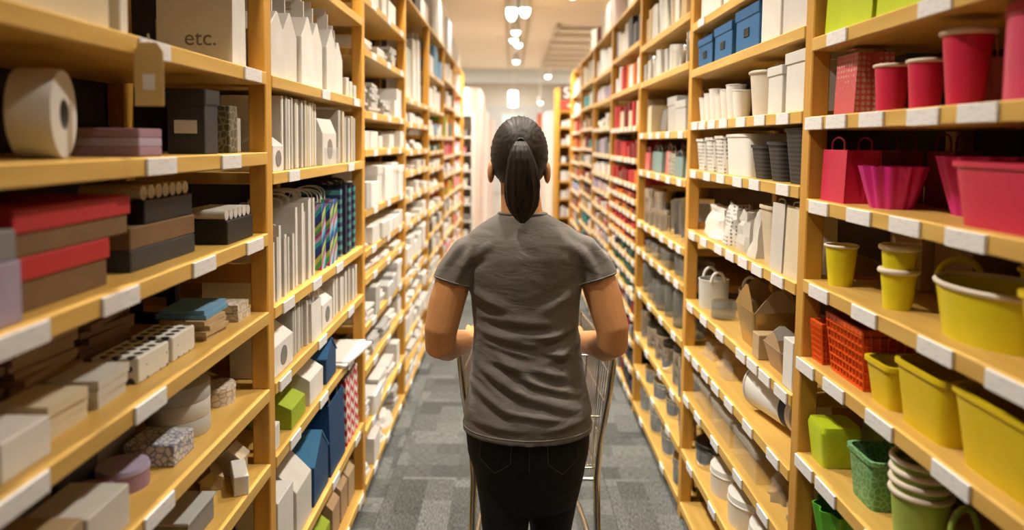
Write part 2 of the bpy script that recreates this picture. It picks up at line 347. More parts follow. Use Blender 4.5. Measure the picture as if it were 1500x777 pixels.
obj('cord', MB().tube([(0, 0, .33), (0, 0, .93)], .008, 6).mesh('cord'), LAMPW, lan)
obj('cap', MB().loft([(.11, .11, .33), (.05, .05, .38)], 4).mesh('cap'), LAMPW, lan)
def panel(x, y, lb, p=FILL_W):  # made-up fill light in panel form, added to lift the store's ambient level
    t = thing('fill_light_panel', lb, 'fill light', (x, y, CEIL - .03), 0, 'added square fill lights')
    obj('frame', cached('plf', lambda: MB().box(-.62, .62, -.62, .62, .005, .03).mesh('frame', bevel=.004)), LAMPW, t)
    obj('diffuser', cached('pld', lambda: MB().box(-.58, .58, -.58, .58, -.005, .006).mesh('diffuser')), mat('fill_panel_glow', (1, 1, 1), .5, emit=(1, .95, .86), estr=1.0), t)
    l = bpy.data.lights.new('panel', 'AREA'); l.energy = p; l.size = 1.15; l.color = (1, .93, .82)
    lo = bpy.data.objects.new('fill_light', l); COL.objects.link(lo); lo.parent = t; lo.location = (0, 0, -.012)
PN = ['left', 'right']
for s in (-1, 1):
    for y, wd in ((1.0, 'near'), (4.5, 'middle'), (8.0, 'far')):
        panel(s * 3.2, y, 'added square fill light over the aisle beyond the %s rack, %s one' % (PN[s > 0], wd), FILL_W * .25)
    panel(s * 2.6, 12.0, 'added square fill light %s of the pale displays beyond the racks' % PN[s > 0], FILL_W * 1.7)
    panel(s * 2.2, 15.5, 'added square fill light by the dropped beam, %s side' % PN[s > 0], FILL_W * 1.7)
panel(0, 19.3, 'added square fill light before the far wall', FILL_W * .9)

# ------------------------------------------------------------------ racks
XF = {'left': -.626, 'right': .722}; SG = {'left': -1, 'right': 1}
POSTY = {'left': [.70 + 1.172 * k for k in range(8)], 'right': [.62 + 1.175 * k for k in range(8)]}   # far faces of the posts
PT, PD, DEP, TH = .046, .045, .40, .032
ZS = {('left', 0): [2.43, 2.10, 1.748, 1.546, 1.338, 1.134, .930, .730, .52, .30, .075],
      ('left', 1): [2.43, 2.08, 1.745, 1.492, 1.135, .930, .728, .372, .075],
      ('left', 2): [2.43, 2.186, 1.967, 1.703, 1.540, 1.280, 1.105, .985, .775, .585, .315, .075],
      ('left', 3): [2.43, 1.834, 1.69, 1.52, 1.39, 1.235, 1.07, .835, .725, .57, .38, .20, .075],
      ('left', 4): [2.43, 2.10, 1.83, 1.62, 1.50, 1.36, 1.20, 1.03, .86, .68, .50, .28, .075],
      ('left', 5): [2.43, 2.16, 1.92, 1.62, 1.44, 1.26, 1.06, .88, .68, .48, .28, .075],
      ('left', 6): [2.43, 2.14, 1.90, 1.66, 1.45, 1.25, 1.05, .84, .64, .42, .22, .075],
      ('right', 0): [2.43, 2.10, 1.836, 1.648, 1.449, 1.250, 1.055, .812, .58, .33, .075],
      ('right', 1): [2.43, 2.059, 1.875, 1.665, 1.476, 1.230, .940, .743, .550, .305, .075],
      ('right', 2): [2.43, 2.12, 1.917, 1.634, 1.429, 1.142, .987, .750, .488, .295, .075],
      ('right', 3): [2.43, 2.17, 1.925, 1.68, 1.488, 1.335, 1.245, 1.155, 1.065, .985, .885, .785, .68, .56, .40, .24, .075],
      ('right', 4): [2.43, 2.14, 1.92, 1.70, 1.49, 1.33, 1.19, 1.06, .93, .80, .66, .50, .30, .075],
      ('right', 5): [2.43, 2.16, 1.93, 1.72, 1.53, 1.38, 1.23, 1.08, .93, .76, .58, .40, .22, .075],
      ('right', 6): [2.43, 2.14, 1.90, 1.70, 1.52, 1.36, 1.20, 1.02, .84, .64, .44, .24, .075]}
BAYW = ['nearest', 'second', 'third', 'fourth', 'fifth', 'sixth', 'farthest']
CONT = {('left', 0): 'dark storage boxes and red lidded boxes', ('left', 1): 'white gift bags and gable boxes', ('left', 2): 'white cartons and paper packs', ('left', 3): 'long white packs', ('left', 4): 'blue and white boxes', ('left', 5): 'books in many colours', ('left', 6): 'goods at the left end',
        ('right', 0): 'pink, red and yellow pails', ('right', 1): 'white tubs and clear bags', ('right', 2): 'tins and glass jars', ('right', 3): 'rows of red boxes', ('right', 4): 'pale lilac packs', ('right', 5): 'dark packs', ('right', 6): 'goods at the right end'}
def tag_mesh(ln): return cached(('tag', ln), lambda: MB().box(-.0025, .0025, -ln / 2, ln / 2, -.015, .015).mesh('price_tag', bevel=.0008))
SHELVES = {}
def rack_bay(side, k):
    s = SG[side]; ya, yb = POSTY[side][k], POSTY[side][k + 1]; L = yb - ya; ym = (ya + yb) / 2
    t = thing('shelving_bay', 'pine shelving bay, %s of the %s rack, with %s' % (BAYW[k], side, CONT[side, k]), 'shelf rack', (XF[side], ym, 0), 0, 'pine shelving bays')
    def bx(name, key, x0, x1, y0, y1, z0, z1, m, loc, bev=.002):
        a, b = sorted((s * x0, s * x1))
        return obj(name, cached(('rk', key, side) + rn(y1 - y0, z1 - z0), lambda: MB().box(a, b, y0, y1, z0, z1).mesh(name, bevel=bev)), m, t, loc)
    ends = [L / 2] + ([-L / 2] if k == 0 else [])
    for e in ends:
        bx('post', 'fp', 0, PD, -PT, 0, 0, 2.41, W_POST, (0, e, 0), .003)
        bx('post', 'rp', DEP - .042, DEP + .003, -PT, 0, 0, 2.41, W_POST, (0, e, 0), .003)
        for z in (.20, 1.205, 2.2):
            bx('rung', 'rg', PD, DEP - .042, -.034, -.012, 0, .05, W_RUNG, (0, e, z))
    bx('back_panel', 'bp', DEP + .004, DEP + .010, -L / 2, L / 2, .06, 2.40, M_BACK[side], (0, 0, 0), 0)  # added sheet across the open back, dark in place of the shade there
    bx('kickboard', 'kb', .05, .066, -L / 2 + .001, L / 2 - PT - .001, .001, .042, M_KICK, (0, 0, 0), 0)
    for i, z in enumerate(ZS[side, k]):
        top = i == 0
        ln = L if top else L - PT
        o = bx('shelf', 'tp' if top else 'sh', -.003, DEP, -L / 2 + .0006, L / 2 - .0006 if top else L / 2 - PT - .0006, -TH if not top else -.02, 0, W_SHELF, (0, 0, z))
        SHELVES[side, k, i] = o
    return t
def tags(side, k, i, ys, ln=.10):
    o = SHELVES[side, k, i]; ym = (POSTY[side][k] + POSTY[side][k + 1]) / 2; s = SG[side]
    for y in ys:
        lo = max(POSTY[side][k] + ln / 2 + .004, min(POSTY[side][k + 1] - PT * .3 - ln / 2, y))
        obj('price_tag', tag_mesh(ln), M_TAG, o, (-s * .0062, lo - ym, -.0165 + random.uniform(-.001, .001)), (0, -s * .0, random.uniform(-.004, .004)))
for k in range(7):
    rack_bay('left', k); rack_bay('right', k)
for side in ('left', 'right'):
    e = obj('end_panel', MB().box(-.215, .215, 0, .018, 0, 2.41).mesh('end_panel', bevel=.002), W_POST, None, (XF[side] + SG[side] * .2, POSTY[side][7] + .001, 0))
    tag(e, 'pale pine end panel closing the far end of the %s rack' % side, 'panel')

# ------------------------------------------------------------------ measuring: where a picture column meets a rack
def along(px, X, Z):
    k = (px - 750) / FPX; dz = Z - EYE
    return (X * rt.x + dz * rt.z - k * dz * fw.z) / (k * fw.y - rt.y)
def height_at(py, X, Y):
    q = (PPY - py) / FPX            # (v.up)/(v.fw) = q
    num = q * (Y * fw.y) - X * up.x - Y * up.y
    return EYE + num / (up.z - q * fw.z)
def zgap(side, k, i):
    z = ZS[side, k]; return (z[i - 1] - TH if i > 1 else 2.41) - z[i] if i > 0 else .6
USED = {}
def claim(side, k, i, x0, x1, y0, y1, nm):
    for (a0, a1, b0, b1, n2) in USED.get((side, k, i), []):
        if x0 < a1 - .001 and x1 > a0 + .001 and y0 < b1 - .001 and y1 > b0 + .001:
            print('OVERLAP', side, k, i, nm, n2, [round(q, 3) for q in (x0, x1, y0, y1, a0, a1, b0, b1)])
    USED.setdefault((side, k, i), []).append((x0, x1, y0, y1, nm))
def fit(side, k, i, p0, p1, ptop, din=.02, d=.15, nm=''):
    """outer column p0, inner column p1 and top row of a box-like thing standing on a shelf -> centre, width along the aisle, depth, height"""
    s = SG[side]; z = ZS[side, k][i]; xf = XF[side] + s * din; xb = xf + s * d
    y1 = along(p1, xf, z); y0 = along(p0, xb, z)
    y1 = min(y1, POSTY[side][k + 1] - PT - .004); y0 = max(y0, POSTY[side][k] + .004)
    if y1 - y0 < .02: y0 = y1 - .02
    h = height_at(ptop, xf, (y0 + y1) / 2) - z
    h = max(.012, min(h, zgap(side, k, i) - .006)) if i > 0 else h
    claim(side, k, i, min(xf, xb), max(xf, xb), y0, y1, nm)
    return Vector(((xf + xb) / 2, (y0 + y1) / 2, z)), y1 - y0, d, h
def fitr(side, k, i, p0, p1, ptop, din=.02, nm=''):
    s = SG[side]; z = ZS[side, k][i]; r = .05
    for _ in range(6):
        X = XF[side] + s * (din + r); Y = along((p0 + p1) / 2, X, z); r = (p1 - p0 if p1 > p0 else p0 - p1) / 2 * math.hypot(X, Y) / FPX * (Y / math.hypot(X, Y)) * (Y / math.hypot(X, Y))
    h = height_at(ptop, X, Y) - z
    h = max(.012, min(h, zgap(side, k, i) - .006)) if i > 0 else h
    Y = min(Y, POSTY[side][k + 1] - PT - .004 - r)
    claim(side, k, i, X - r, X + r, Y - r, Y + r, nm)
    return Vector((X, Y, z)), r, h
FACE = {'left': -PI / 2, 'right': PI / 2}

# ------------------------------------------------------------------ goods: one builder per kind (origin at the base, front towards local +Y)
def box_me(w, d, h, bev=.002): return cached(('box',) + rn(w, d, h), lambda: MB().box(-w / 2, w / 2, -d / 2, d / 2, 0, h).mesh('box', bevel=min(bev, w / 6, d / 6, h / 6)))
def g_box(name, loc, rz, w, d, h, m, label, cat='box', group=None):
    return tag(obj(name, box_me(w, d, h), m, None, loc, (0, 0, rz)), label, cat, group)
def g_lidbox(name, loc, rz, w, d, h, m, ml, label, cat='box', group=None, lid=.3, plate=None):
    t = thing(name, label, cat, loc, rz, group); lh = h * lid
    obj('body', box_me(w - .008, d - .008, h - .002), m, t); obj('lid', box_me(w, d, lh), ml, t, (0, 0, h - lh))
    if plate:
        obj('front_plate', cached('plate', lambda: MB().box(-.024, .024, 0, .003, -.014, .014).mesh('front_plate', bevel=.001)), plate, t, (0, d / 2 - .0035, h * .42))
    return t
def g_gable(name, loc, rz, w, d, h, m, label, cat='box', group=None, window=None, slot=True):
    t = thing(name, label, cat, loc, rz, group); hb = h * .52; hr = h * .76
    obj('body', cached(('gab',) + rn(w, d, h), lambda: MB().prism([(-d / 2, 0), (d / 2, 0), (d / 2, hb), (.004, hr), (-.004, hr), (-d / 2, hb)], 'x', -w / 2, w / 2).mesh('body', bevel=.0015)), m, t)
    if slot:
        def tab():
            a, b, c = w * .42, w * .2, h - hr
            q = MB(); q.box(-a, a, -.004, .004, hr - .004, hr + c * .3); q.box(-a * .9, a * .9, -.004, .004, hr + c * .72, h); q.box(-a, -b, -.004, .004, hr + c * .3, hr + c * .72); q.box(b, a, -.004, .004, hr + c * .3, hr + c * .72)
            return q.mesh('handle')
        obj('handle', cached(('tab',) + rn(w, h), tab), m, t)
    if window:
        r = min(w, hb) * .32
        obj('window', cached(('win',) + rn(r), lambda: MB().prism([(r * math.cos(2 * PI * i / 20), r * math.sin(2 * PI * i / 20)) for i in range(20)], 'y', 0, .002).mesh('window', 40)), window, t, (0, d / 2 - .0006, hb * .5))
        obj('window', CACHE[('win',) + rn(r)], window, t, (w / 2 - .0006 - .001, 0, hb * .5), (0, 0, PI / 2), (min(1, d / w), 1, 1)) if False else None
    return t
def g_house(name, loc, rz, w, d, h, m, ml, label, cat='box', group=None):
    t = thing(name, label, cat, loc, rz, group); hb = h * .6
    obj('body', cached(('hou',) + rn(w, d, h), lambda: MB().prism([(-w / 2, 0), (w / 2, 0), (w / 2, hb), (0, h - .004), (-w / 2, hb)], 'y', -d / 2, d / 2).mesh('body', bevel=.0015)), m, t)
    def roof():
        q = MB(); o = .004
        q.prism([(-w / 2 - o, hb - o), (-w / 2 - o, hb + .001), (0, h + .001), (0, h - .004)], 'y', -d / 2 - .003, d / 2 + .003)
        q.prism([(w / 2 + o, hb - o), (w / 2 + o, hb + .001), (0, h + .001), (0, h - .004)], 'y', -d / 2 - .003, d / 2 + .003); return q.mesh('roof')
    obj('roof', cached(('rof',) + rn(w, d, h), roof), ml, t)
    return t
def g_bag(name, loc, rz, w, d, h, m, mh, label, cat='bag', group=None, hh=.07, flat=False):
    t = thing(name, label, cat, loc, rz, group); hb = h - hh
    def body():
        q = MB(); a, b = w / 2, d / 2; tk = .0012
        lo = [(-a, -b, 0), (a, -b, 0), (a, b, 0), (-a, b, 0)]
        ins = b * .55
        tp = [(-a, -b * .9, hb), (a, -b * .9, hb), (a - ins * .3, 0, hb), (a, b * .9, hb), (-a, b * .9, hb), (-a + ins * .3, 0, hb)]
        bt = [(-a, -b, 0), (a, -b, 0), (a, 0, 0), (a, b, 0), (-a, b, 0), (-a, 0, 0)]
        it = [(x * .985, y * .9, z) for x, y, z in tp]; ib = [(x * .985, y * .9, .003) for x, y, z in bt]
        n = 6; vs = bt + tp + it + ib; fs = [tuple(range(5, -1, -1)), tuple(18 + i for i in range(6))]
        for L in range(3):
            for i in range(n): fs.append((L * n + i, L * n + (i + 1) % n, (L + 1) * n + (i + 1) % n, (L + 1) * n + i))
        return q.add(vs, fs).mesh('body')
    obj('body', cached(('bag',) + rn(w, d, h, hh), body), m, t)
    def hnd():
        r = .0022; a = w * .26; p = [(-a, 0, -.02), (-a, 0, hh * .45)] + [(-a * math.cos(PI * i / 8), 0, hh * .45 + hh * .5 * math.sin(PI * i / 8)) for i in range(1, 8)] + [(a, 0, hh * .45), (a, 0, -.02)]
        return MB().tube(p, r, 6).mesh('handle', 50)
    me = cached(('bh',) + rn(w, hh), hnd)
    for s in (-1, 1): obj('handle', me, mh, t, (0, s * d * .36, hb))
    return t
def g_pack(name, loc, rz, w, d, h, m, label, cat='paper pack', group=None, n=None, jit=.10, seed=0):
    n = n or max(3, int(h / .012))
    def mk():
        R = random.Random(seed); q = MB(); z = 0
        for i in range(n):
            t = h / n * .93; a = R.uniform(-jit, jit); ww = w * R.uniform(.86, 1) / 2; dd = d * R.uniform(.86, 1) / 2; ca, sa = math.cos(a), math.sin(a); ox = R.uniform(-.03, .03) * w
            k = MB().box(-ww, ww, -dd, dd, z, z + t); q.add([(ox + x * ca - y * sa, x * sa + y * ca, zz) for x, y, zz in k.v], k.f); z += h / n
        return q.mesh('pack')
    return tag(obj(name, cached(('pack', seed, n) + rn(w, d, h, jit), mk), m, None, loc, (0, 0, rz)), label, cat, group)
def arc(r, z0, ht, y, n=10, rad=.004): return MB().tube([(-r * math.cos(PI * i / n), y, z0 + ht * math.sin(PI * i / n)) for i in range(n + 1)], rad, 8)
def g_pail(name, loc, rz, r, h, m, mr, label, cat='pail', group=None, taper=.78, asp=1.0, rim=.006, ears=None, earh=.05, bail=None):
    t = thing(name, label, cat, loc, rz, group)
    obj('body', cached(('pail', taper, asp) + rn(r, h), lambda: MB().vessel(r * taper, r * taper * asp, r, r * asp, h, .003, 2, 32).mesh('body', 40)), m, t)
    if mr: obj('rim', cached(('rim', asp, rim) + rn(r), lambda: MB().tube([((r) * math.cos(2 * PI * i / 36), r * asp * math.sin(2 * PI * i / 36), 0) for i in range(36)], rim, 8, True).mesh('rim', 60)), mr, t, (0, 0, h))
    if ears:
        for s in (-1, 1):
            q = MB().tube([(s * r * .97, -r * asp * .45 * math.cos(PI * i / 10), earh * math.sin(PI * i / 10)) for i in range(11)], .0055, 8)
            obj('handle', q.mesh('handle', 50), ears, t, (0, 0, h - .004))
    if bail: obj('handle', arc(r * .99, 0, earh, 0, 12, .0035).mesh('handle', 50), bail, t, (0, 0, h - .004))
    return t
def g_bin(name, loc, rz, w, d, h, m, label, cat='bin', group=None, taper=.86, e=7, lip=.007):
    t = thing(name, label, cat, loc, rz, group)
    obj('body', cached(('bin', taper, e) + rn(w, d, h), lambda: MB().vessel(w / 2 * taper, d / 2 * taper, w / 2, d / 2, h, .004, e, 40).mesh('body', 35)), m, t)
    obj('rim', cached(('blip', e) + rn(w, d, lip), lambda: MB().loft([(w / 2, d / 2, -lip), (w / 2 + lip * .5, d / 2 + lip * .5, -lip), (w / 2 + lip * .5, d / 2 + lip * .5, .002), (w / 2 - .004, d / 2 - .004, .002)], 40, e, caps=False).mesh('rim', 35)), m, t, (0, 0, h))
    return t
def g_crate(name, loc, rz, w, d, h, m, label, cat='crate', group=None):
    t = thing(name, label, cat, loc, rz, group); k = .86
    def fr(z, b, tk):
        f = k + (1 - k) * z / h; a, c = w / 2 * f, d / 2 * f; q = MB()
        q.box(-a, a, -c, -c + tk, z, z + b); q.box(-a, a, c - tk, c, z, z + b); q.box(-a, -a + tk, -c + tk, c - tk, z, z + b); q.box(a - tk, a, -c + tk, c - tk, z, z + b); return q
    obj('rim', fr(h - .014, .014, .006).mesh('rim', bevel=.001), m, t); obj('base', MB().box(-w / 2 * k, w / 2 * k, -d / 2 * k, d / 2 * k, 0, .006).mesh('base'), m, t)
    obj('body', MB().vessel(w / 2 * k - .004, d / 2 * k - .004, w / 2 - .005, d / 2 - .005, h - .004, .002, 12, 32).mesh('body', 35), m, t, (0, 0, .001))
    q = MB(); n = 7                                                      # raised lattice of the four sides
    for i in range(1, n): f = fr(h * i / n, .0035, .005); q.add(f.v, f.f)
    for s in (-1, 1):
        for i in range(11):
            u = -1 + 2 * i / 10
            q.tube([(u * w / 2 * k * .97, s * (d / 2 * k - .002), .004), (u * w / 2 * .97, s * (d / 2 - .002), h - .004)], .0022, 4); q.tube([(s * (w / 2 * k - .002), u * d / 2 * k * .97, .004), (s * (w / 2 - .002), u * d / 2 * .97, h - .004)], .0022, 4)
    obj('lattice', q.mesh('lattice'), m, t)
    return t
def g_flute(name, loc, rz, r, h, m, label, cat='basket', group=None, asp=1, nf=12):
    me = cached(('flute', nf, asp) + rn(r, h), lambda: MB().loft([(r * .66, r * .66 * asp, 0, 0, 0, .03), (r * .80, r * .8 * asp, h * .4, 0, 0, .06), (r, r * asp, h, 0, 0, .09), (r - .004, (r - .004) * asp, h, 0, 0, .09), (r * .78, r * .78 * asp, h * .4, 0, 0, .06), (r * .63, r * .63 * asp, .004, 0, 0, .03)], 96, 2, 0, nf).mesh('basket', 40))
    return tag(obj(name, me, m, None, loc, (0, 0, rz)), label, cat, group)
def g_tin(name, loc, rz, r, h, m, ml, label, cat='tin', group=None, lid=.28, asp=1):
    t = thing(name, label, cat, loc, rz, group); lh = max(.008, h * lid)
    obj('body', cached(('tin', asp) + rn(r, h), lambda: MB().loft([(r * .985, r * .985 * asp, 0), (r * .985, r * .985 * asp, h - .003)], 32).mesh('body', 40)), m, t)
    obj('lid', cached(('tlid', asp) + rn(r, lh), lambda: MB().loft([(r, r * asp, 0), (r * 1.02, r * 1.02 * asp, .002), (r * 1.02, r * 1.02 * asp, .005), (r, r * asp, .007), (r, r * asp, lh - .003), (r * .97, r * .97 * asp, lh)], 32).mesh('lid', 40)), ml, t, (0, 0, h - lh))
    return t
def g_jar(name, loc, rz, r, h, m, ml, label, cat='jar', group=None):
    t = thing(name, label, cat, loc, rz, group); hb = h * (.86 if ml else 1)
    obj('body', cached(('jar', bool(ml)) + rn(r, h), lambda: MB().loft([(r * .92, r * .92, 0), (r, r, .006), (r, r, hb * .9), (r * .9, r * .9, hb), (r * .86, r * .86, hb), (r * .95, r * .95, hb * .88), (r * .95, r * .95, .01), (r * .85, r * .85, .006)], 28).mesh('body', 40)), m, t)
    if ml: obj('lid', cached(('jlid',) + rn(r, h), lambda: MB().loft([(r * .93, r * .93, hb - .003), (r * .93, r * .93, h - .002), (r * .88, r * .88, h)], 28).mesh('lid', 40)), ml, t)
    return t
def g_roll(name, loc, rot, ro, ri, wd, m, label, cat='roll', group=None, core=None):
    t = thing(name, label, cat, loc, 0, group); t.rotation_euler = rot
    def ring(a, b): return MB().loft([(b, b, 0), (a * .985, a * .985, 0), (a, a, wd * .05), (a, a, wd * .95), (a * .985, a * .985, wd), (b, b, wd), (b, b, 0)], 36, caps=False)
    obj('band', cached(('roll',) + rn(ro, ri, wd), lambda: ring(ro, ri + .003).mesh('band', 40)), m, t)
    obj('core', cached(('core',) + rn(ri, wd), lambda: ring(ri + .003, ri).mesh('core', 40)), core or KRAFT, t)
    return t
def g_frame(name, loc, rz, w, h, m, mi, label, cat='frame', group=None, lean=.12):
    t = thing(name, label, cat, loc, rz, group); t.rotation_euler = (lean, 0, rz); b = min(w, h) * .13
    q = MB(); q.box(-w / 2, w / 2, -.008, .008, 0, b); q.box(-w / 2, w / 2, -.008, .008, h - b, h); q.box(-w / 2, -w / 2 + b, -.008, .008, b, h - b); q.box(w / 2 - b, w / 2, -.008, .008, b, h - b)
    obj('border', q.mesh('border'), m, t); obj('pane', MB().box(-w / 2 + b, w / 2 - b, -.003, .003, b, h - b).mesh('pane'), mi, t)
    return t
def g_cello(name, loc, rz, w, d, h, label, cat='clear bag', group=None, seed=0, m=None):
    def mk():
        R = random.Random(seed); n = 14; q = MB(); rings = []
        vs = []; fs = []; Lz = 6
        for j in range(Lz):
            u = j / (Lz - 1)
            for i in range(n):
                t = 2 * PI * i / n; k = (1 - .35 * u) * R.uniform(.72, 1.0); c, s_ = math.cos(t), math.sin(t)
                vs.append((w / 2 * k * math.copysign(abs(c) ** .6, c), d / 2 * k * math.copysign(abs(s_) ** .6, s_), max(0, h * u * R.uniform(.85, 1.0)) if j else 0))
        for j in range(Lz - 1):
            for i in range(n): fs.append((j * n + i, j * n + (i + 1) % n, (j + 1) * n + (i + 1) % n, (j + 1) * n + i))
        fs.append(tuple(range(n - 1, -1, -1))); fs.append(tuple((Lz - 1) * n + i for i in range(n)))
        return q.add(vs, fs).mesh('crumpled', 25)
    return tag(obj(name, cached(('cel', seed) + rn(w, d, h), mk), m or CELLO, None, loc, (0, 0, rz)), label, cat, group)
def g_takeout(name, loc, rz, w, d, h, m, label, cat='box', group=None, mi=None):
    t = thing(name, label, cat, loc, rz, group); hb = h * .62
    obj('body', MB().vessel(w * .36, d * .36, w / 2, d / 2, hb, .002, 14, 24).mesh('body', 30), m, t)
    for i in range(4):
        a, b = (w / 2, d / 2) if i % 2 == 0 else (d / 2, w / 2); lean = (-.18, .22, -.1, .12)[i]; ht = h - hb; th = i * PI / 2
        me = MB().prism([(-a * .94, 0), (a * .94, 0), (a * .5, ht * .6), (a * .12, ht), (-a * .12, ht), (-a * .5, ht * .6)], 'y', -.001, .001).mesh('flap')
        obj('flap', me, (mi or m) if i % 2 else m, t, (math.sin(th) * (b - .003), -math.cos(th) * (b - .003), hb - .004), (lean, 0, th))
    return t
def g_stack(name, loc, rz, r, h, n, m, mr, label, cat='pail stack', group=None, taper=.8):
    """nested pails: the lowest whole, the rims of the others above it"""
    t = thing(name, label, cat, loc, rz, group); hp = h * .62; st = (h - hp) / (n - 1)
    for i in range(n):
        z = i * st
        b = obj('pail', cached(('pail', taper, 1.0) + rn(r, hp), lambda: MB().vessel(r * taper, r * taper, r, r, hp, .003, 2, 32).mesh('body', 40)), m, t, (0, 0, z))
        obj('rim', cached(('rim', 1.0, .006) + rn(r), lambda: MB().tube([(r * math.cos(2 * PI * j / 36), r * math.sin(2 * PI * j / 36), 0) for j in range(36)], .006, 8, True).mesh('rim', 60)), mr, b, (0, 0, hp))
    return t
def text_me(s, size, depth=.0006):
    c = bpy.data.curves.new('txt', 'FONT'); c.body = s; c.size = size; c.extrude = depth; c.align_x = 'CENTER'; c.align_y = 'CENTER'
    o = bpy.data.objects.new('txt', c); COL.objects.link(o); dg = bpy.context.evaluated_depsgraph_get()
    me = bpy.data.meshes.new_from_object(o.evaluated_get(dg)); bpy.data.objects.remove(o); me.name = 'lettering'
    me.materials.clear(); me.materials.append(None); return me

# ------------------------------------------------------------------ goods, nearest left bay
def span(side, k, i, y0, y1, din, d, h=None, nm='', z=None):
    s = SG[side]; xf = XF[side] + s * din; xb = xf + s * d; zz = ZS[side, k][i]
    if z is None: claim(side, k, i, min(xf, xb), max(xf, xb), y0, y1, nm)
    if i > 0 and h: h = min(h, zgap(side, k, i) - .005)
    return Vector(((xf + xb) / 2, (y0 + y1) / 2, zz if z is None else z)), y1 - y0, d, h
L, R = 'left', 'right'; FL, FR = FACE[L], FACE[R]
bag = g_bag('gift_bag', (-.737, 1.715, 1.748), PI, .175, .085, .27, WHITE, HAND_ST, 'cream gift bag printed etc. with dark cord handles, top shelf near left', hh=.06)
obj('lettering', text_me('etc.', .052), mat('grey_print', (.22, .21, .20), .6), bag, (-.014, .0415, .062), (PI / 2, 0, PI))
c, w_, d_, h_ = span(L, 0, 2, .86, 1.16, .02, .26, .16); g_box('soft_pouch', c, FL, w_, d_, h_, CREAM, 'beige pouch at the top left corner of the picture', 'pouch')
c, w_, d_, h_ = span(L, 0, 2, 1.21, 1.235, .03, .05, .14); g_box('card_stand', c, FL, w_, d_, h_, WHITE, 'thin white card standing beside the beige pouch', 'card')
c, w_, d_, h_ = span(L, 0, 2, 1.77, 1.82, .05, .2, .12); g_box('card_box', c, FL, w_, d_, h_, TAN, 'tan box between the printed gift bag and the post', 'box')
ht = thing('hang_tag', 'kraft hang tag with a white sticker dangling from the top left shelf', 'tag', (-.600, 1.19, 1.632), PI)
obj('board', MB().prism([(-.024, 0), (.024, 0), (.024, .09), (.014, .104), (-.014, .104), (-.024, .09)], 'y', -.001, .001).mesh('board'), card('mustard_kraft', (.58, .40, .15)), ht)
obj('sticker', MB().box(-.010, .010, .001, .0016, .026, .052).mesh('sticker'), WHITE, ht); obj('string', MB().tube([(0, 0, .098), (.0, .0, .118)], .001, 5).mesh('string'), CREAM, ht)
g_roll('tape_roll', (-.742, 1.085, 1.546 + .0685), (0, PI / 2, .30), .068, .021, .058, WHITE, 'big white tape roll standing on its edge at far left', 'roll', core=GREY)
for j, (m, nm) in enumerate(((MAUVE, 'bottom'), (LILAC, 'middle'), (MAUVE, 'top'))):
    c, w_, d_, h_ = span(L, 0, 3, 1.262, 1.345, .03, .125, .0165, z=1.546 + j * .0168); g_box('flat_box', c, FL, w_, d_, h_, m, 'flat purple box, %s of the pile beside the white tape roll' % nm, 'box', 'purple flat boxes')
c, w_, d_, h_ = span(L, 0, 3, 1.51, 1.585, .018, .088, .137); g_lidbox('storage_box', c, PI, d_, w_, h_, CHAR, CHAR, 'charcoal lidded storage box with a white label plate', 'storage box', lid=.24, plate=WHITE)
c, w_, d_, h_ = span(L, 0, 3, 1.665, 1.715, .03, .085, .11); g_box('card_box', c, FL, w_, d_, h_, FLORA, 'dark floral print box right behind the charcoal storage box', 'box')
c, w_, d_, h_ = span(L, 0, 3, 1.765, 1.815, .06, .08, .085); g_box('card_box', c, FL, w_, d_, h_, OFFW, 'small pale box beside the post, behind the floral box', 'box')
# red lidded kraft boxes
c, w_, d_, h_ = span(L, 0, 4, .72, .925, .012, .2, .082); g_box('card_box', c, FL, w_, d_, h_, LILAC, 'lavender box at the left edge, below the grey one', 'box')
c, w_, d_, h_ = span(L, 0, 4, .72, .92, .014, .19, .04, z=1.4205); g_box('card_box', c, FL, w_, d_, h_, GREY, 'grey box lying on the lavender box at the left edge', 'box')
c, w_, d_, h_ = span(L, 0, 4, .94, 1.17, .034, .2, .077); g_lidbox('lidded_box', c, FL, w_, d_, h_, BROWN, RED, 'brown box with red lid, lower one of two', 'box', 'red lidded boxes', lid=.42)
c, w_, d_, h_ = span(L, 0, 4, .94, 1.232, .032, .2, .066, z=1.4155); g_lidbox('lidded_box', c, FL, w_, d_, h_, BROWN, RED, 'brown box with red lid, upper one of two', 'box', 'red lidded boxes', lid=.5)
for j, m in enumerate((CHAR, BROWN)):
    c, w_, d_, h_ = span(L, 0, 4, 1.262, 1.52, .05, .2, .04, z=1.338 + j * .0405); g_box('flat_box', c, FL, w_, d_, h_, m, ('dark flat box under the brown one on the third left shelf', 'dark brown flat box carrying the black tray of gold rolls')[j], 'box')
def spool_tray(c, w, d, h, m, hs, n, lab):
    t = thing('spool_tray', lab, 'tray', c, FL); obj('tray', box_me(w, d, h), BLACK, t)
    me = cached(('spool',) + rn(hs, d), lambda: MB().tube([(0, -d * .44, 0), (0, d * .44, 0)], hs / 2, 14).mesh('spool', 40))
    for i in range(n): obj('spool', me, m, t, (-w / 2 + w * (i + .5) / n, 0, h + hs / 2))
    return t
c, w_, d_, h_ = span(L, 0, 4, 1.317, 1.515, .052, .13, .044, z=1.4195); spool_tray(c, w_, d_, h_, CREAM, .027, 7, 'black tray with a row of gold ribbon rolls, higher one')
c, w_, d_, h_ = span(L, 0, 4, 1.615, 1.775, .018, .11, .055); spool_tray(c, w_, d_, h_, OFFW, .024, 6, 'black tray with a row of cream ribbon rolls next to the post')
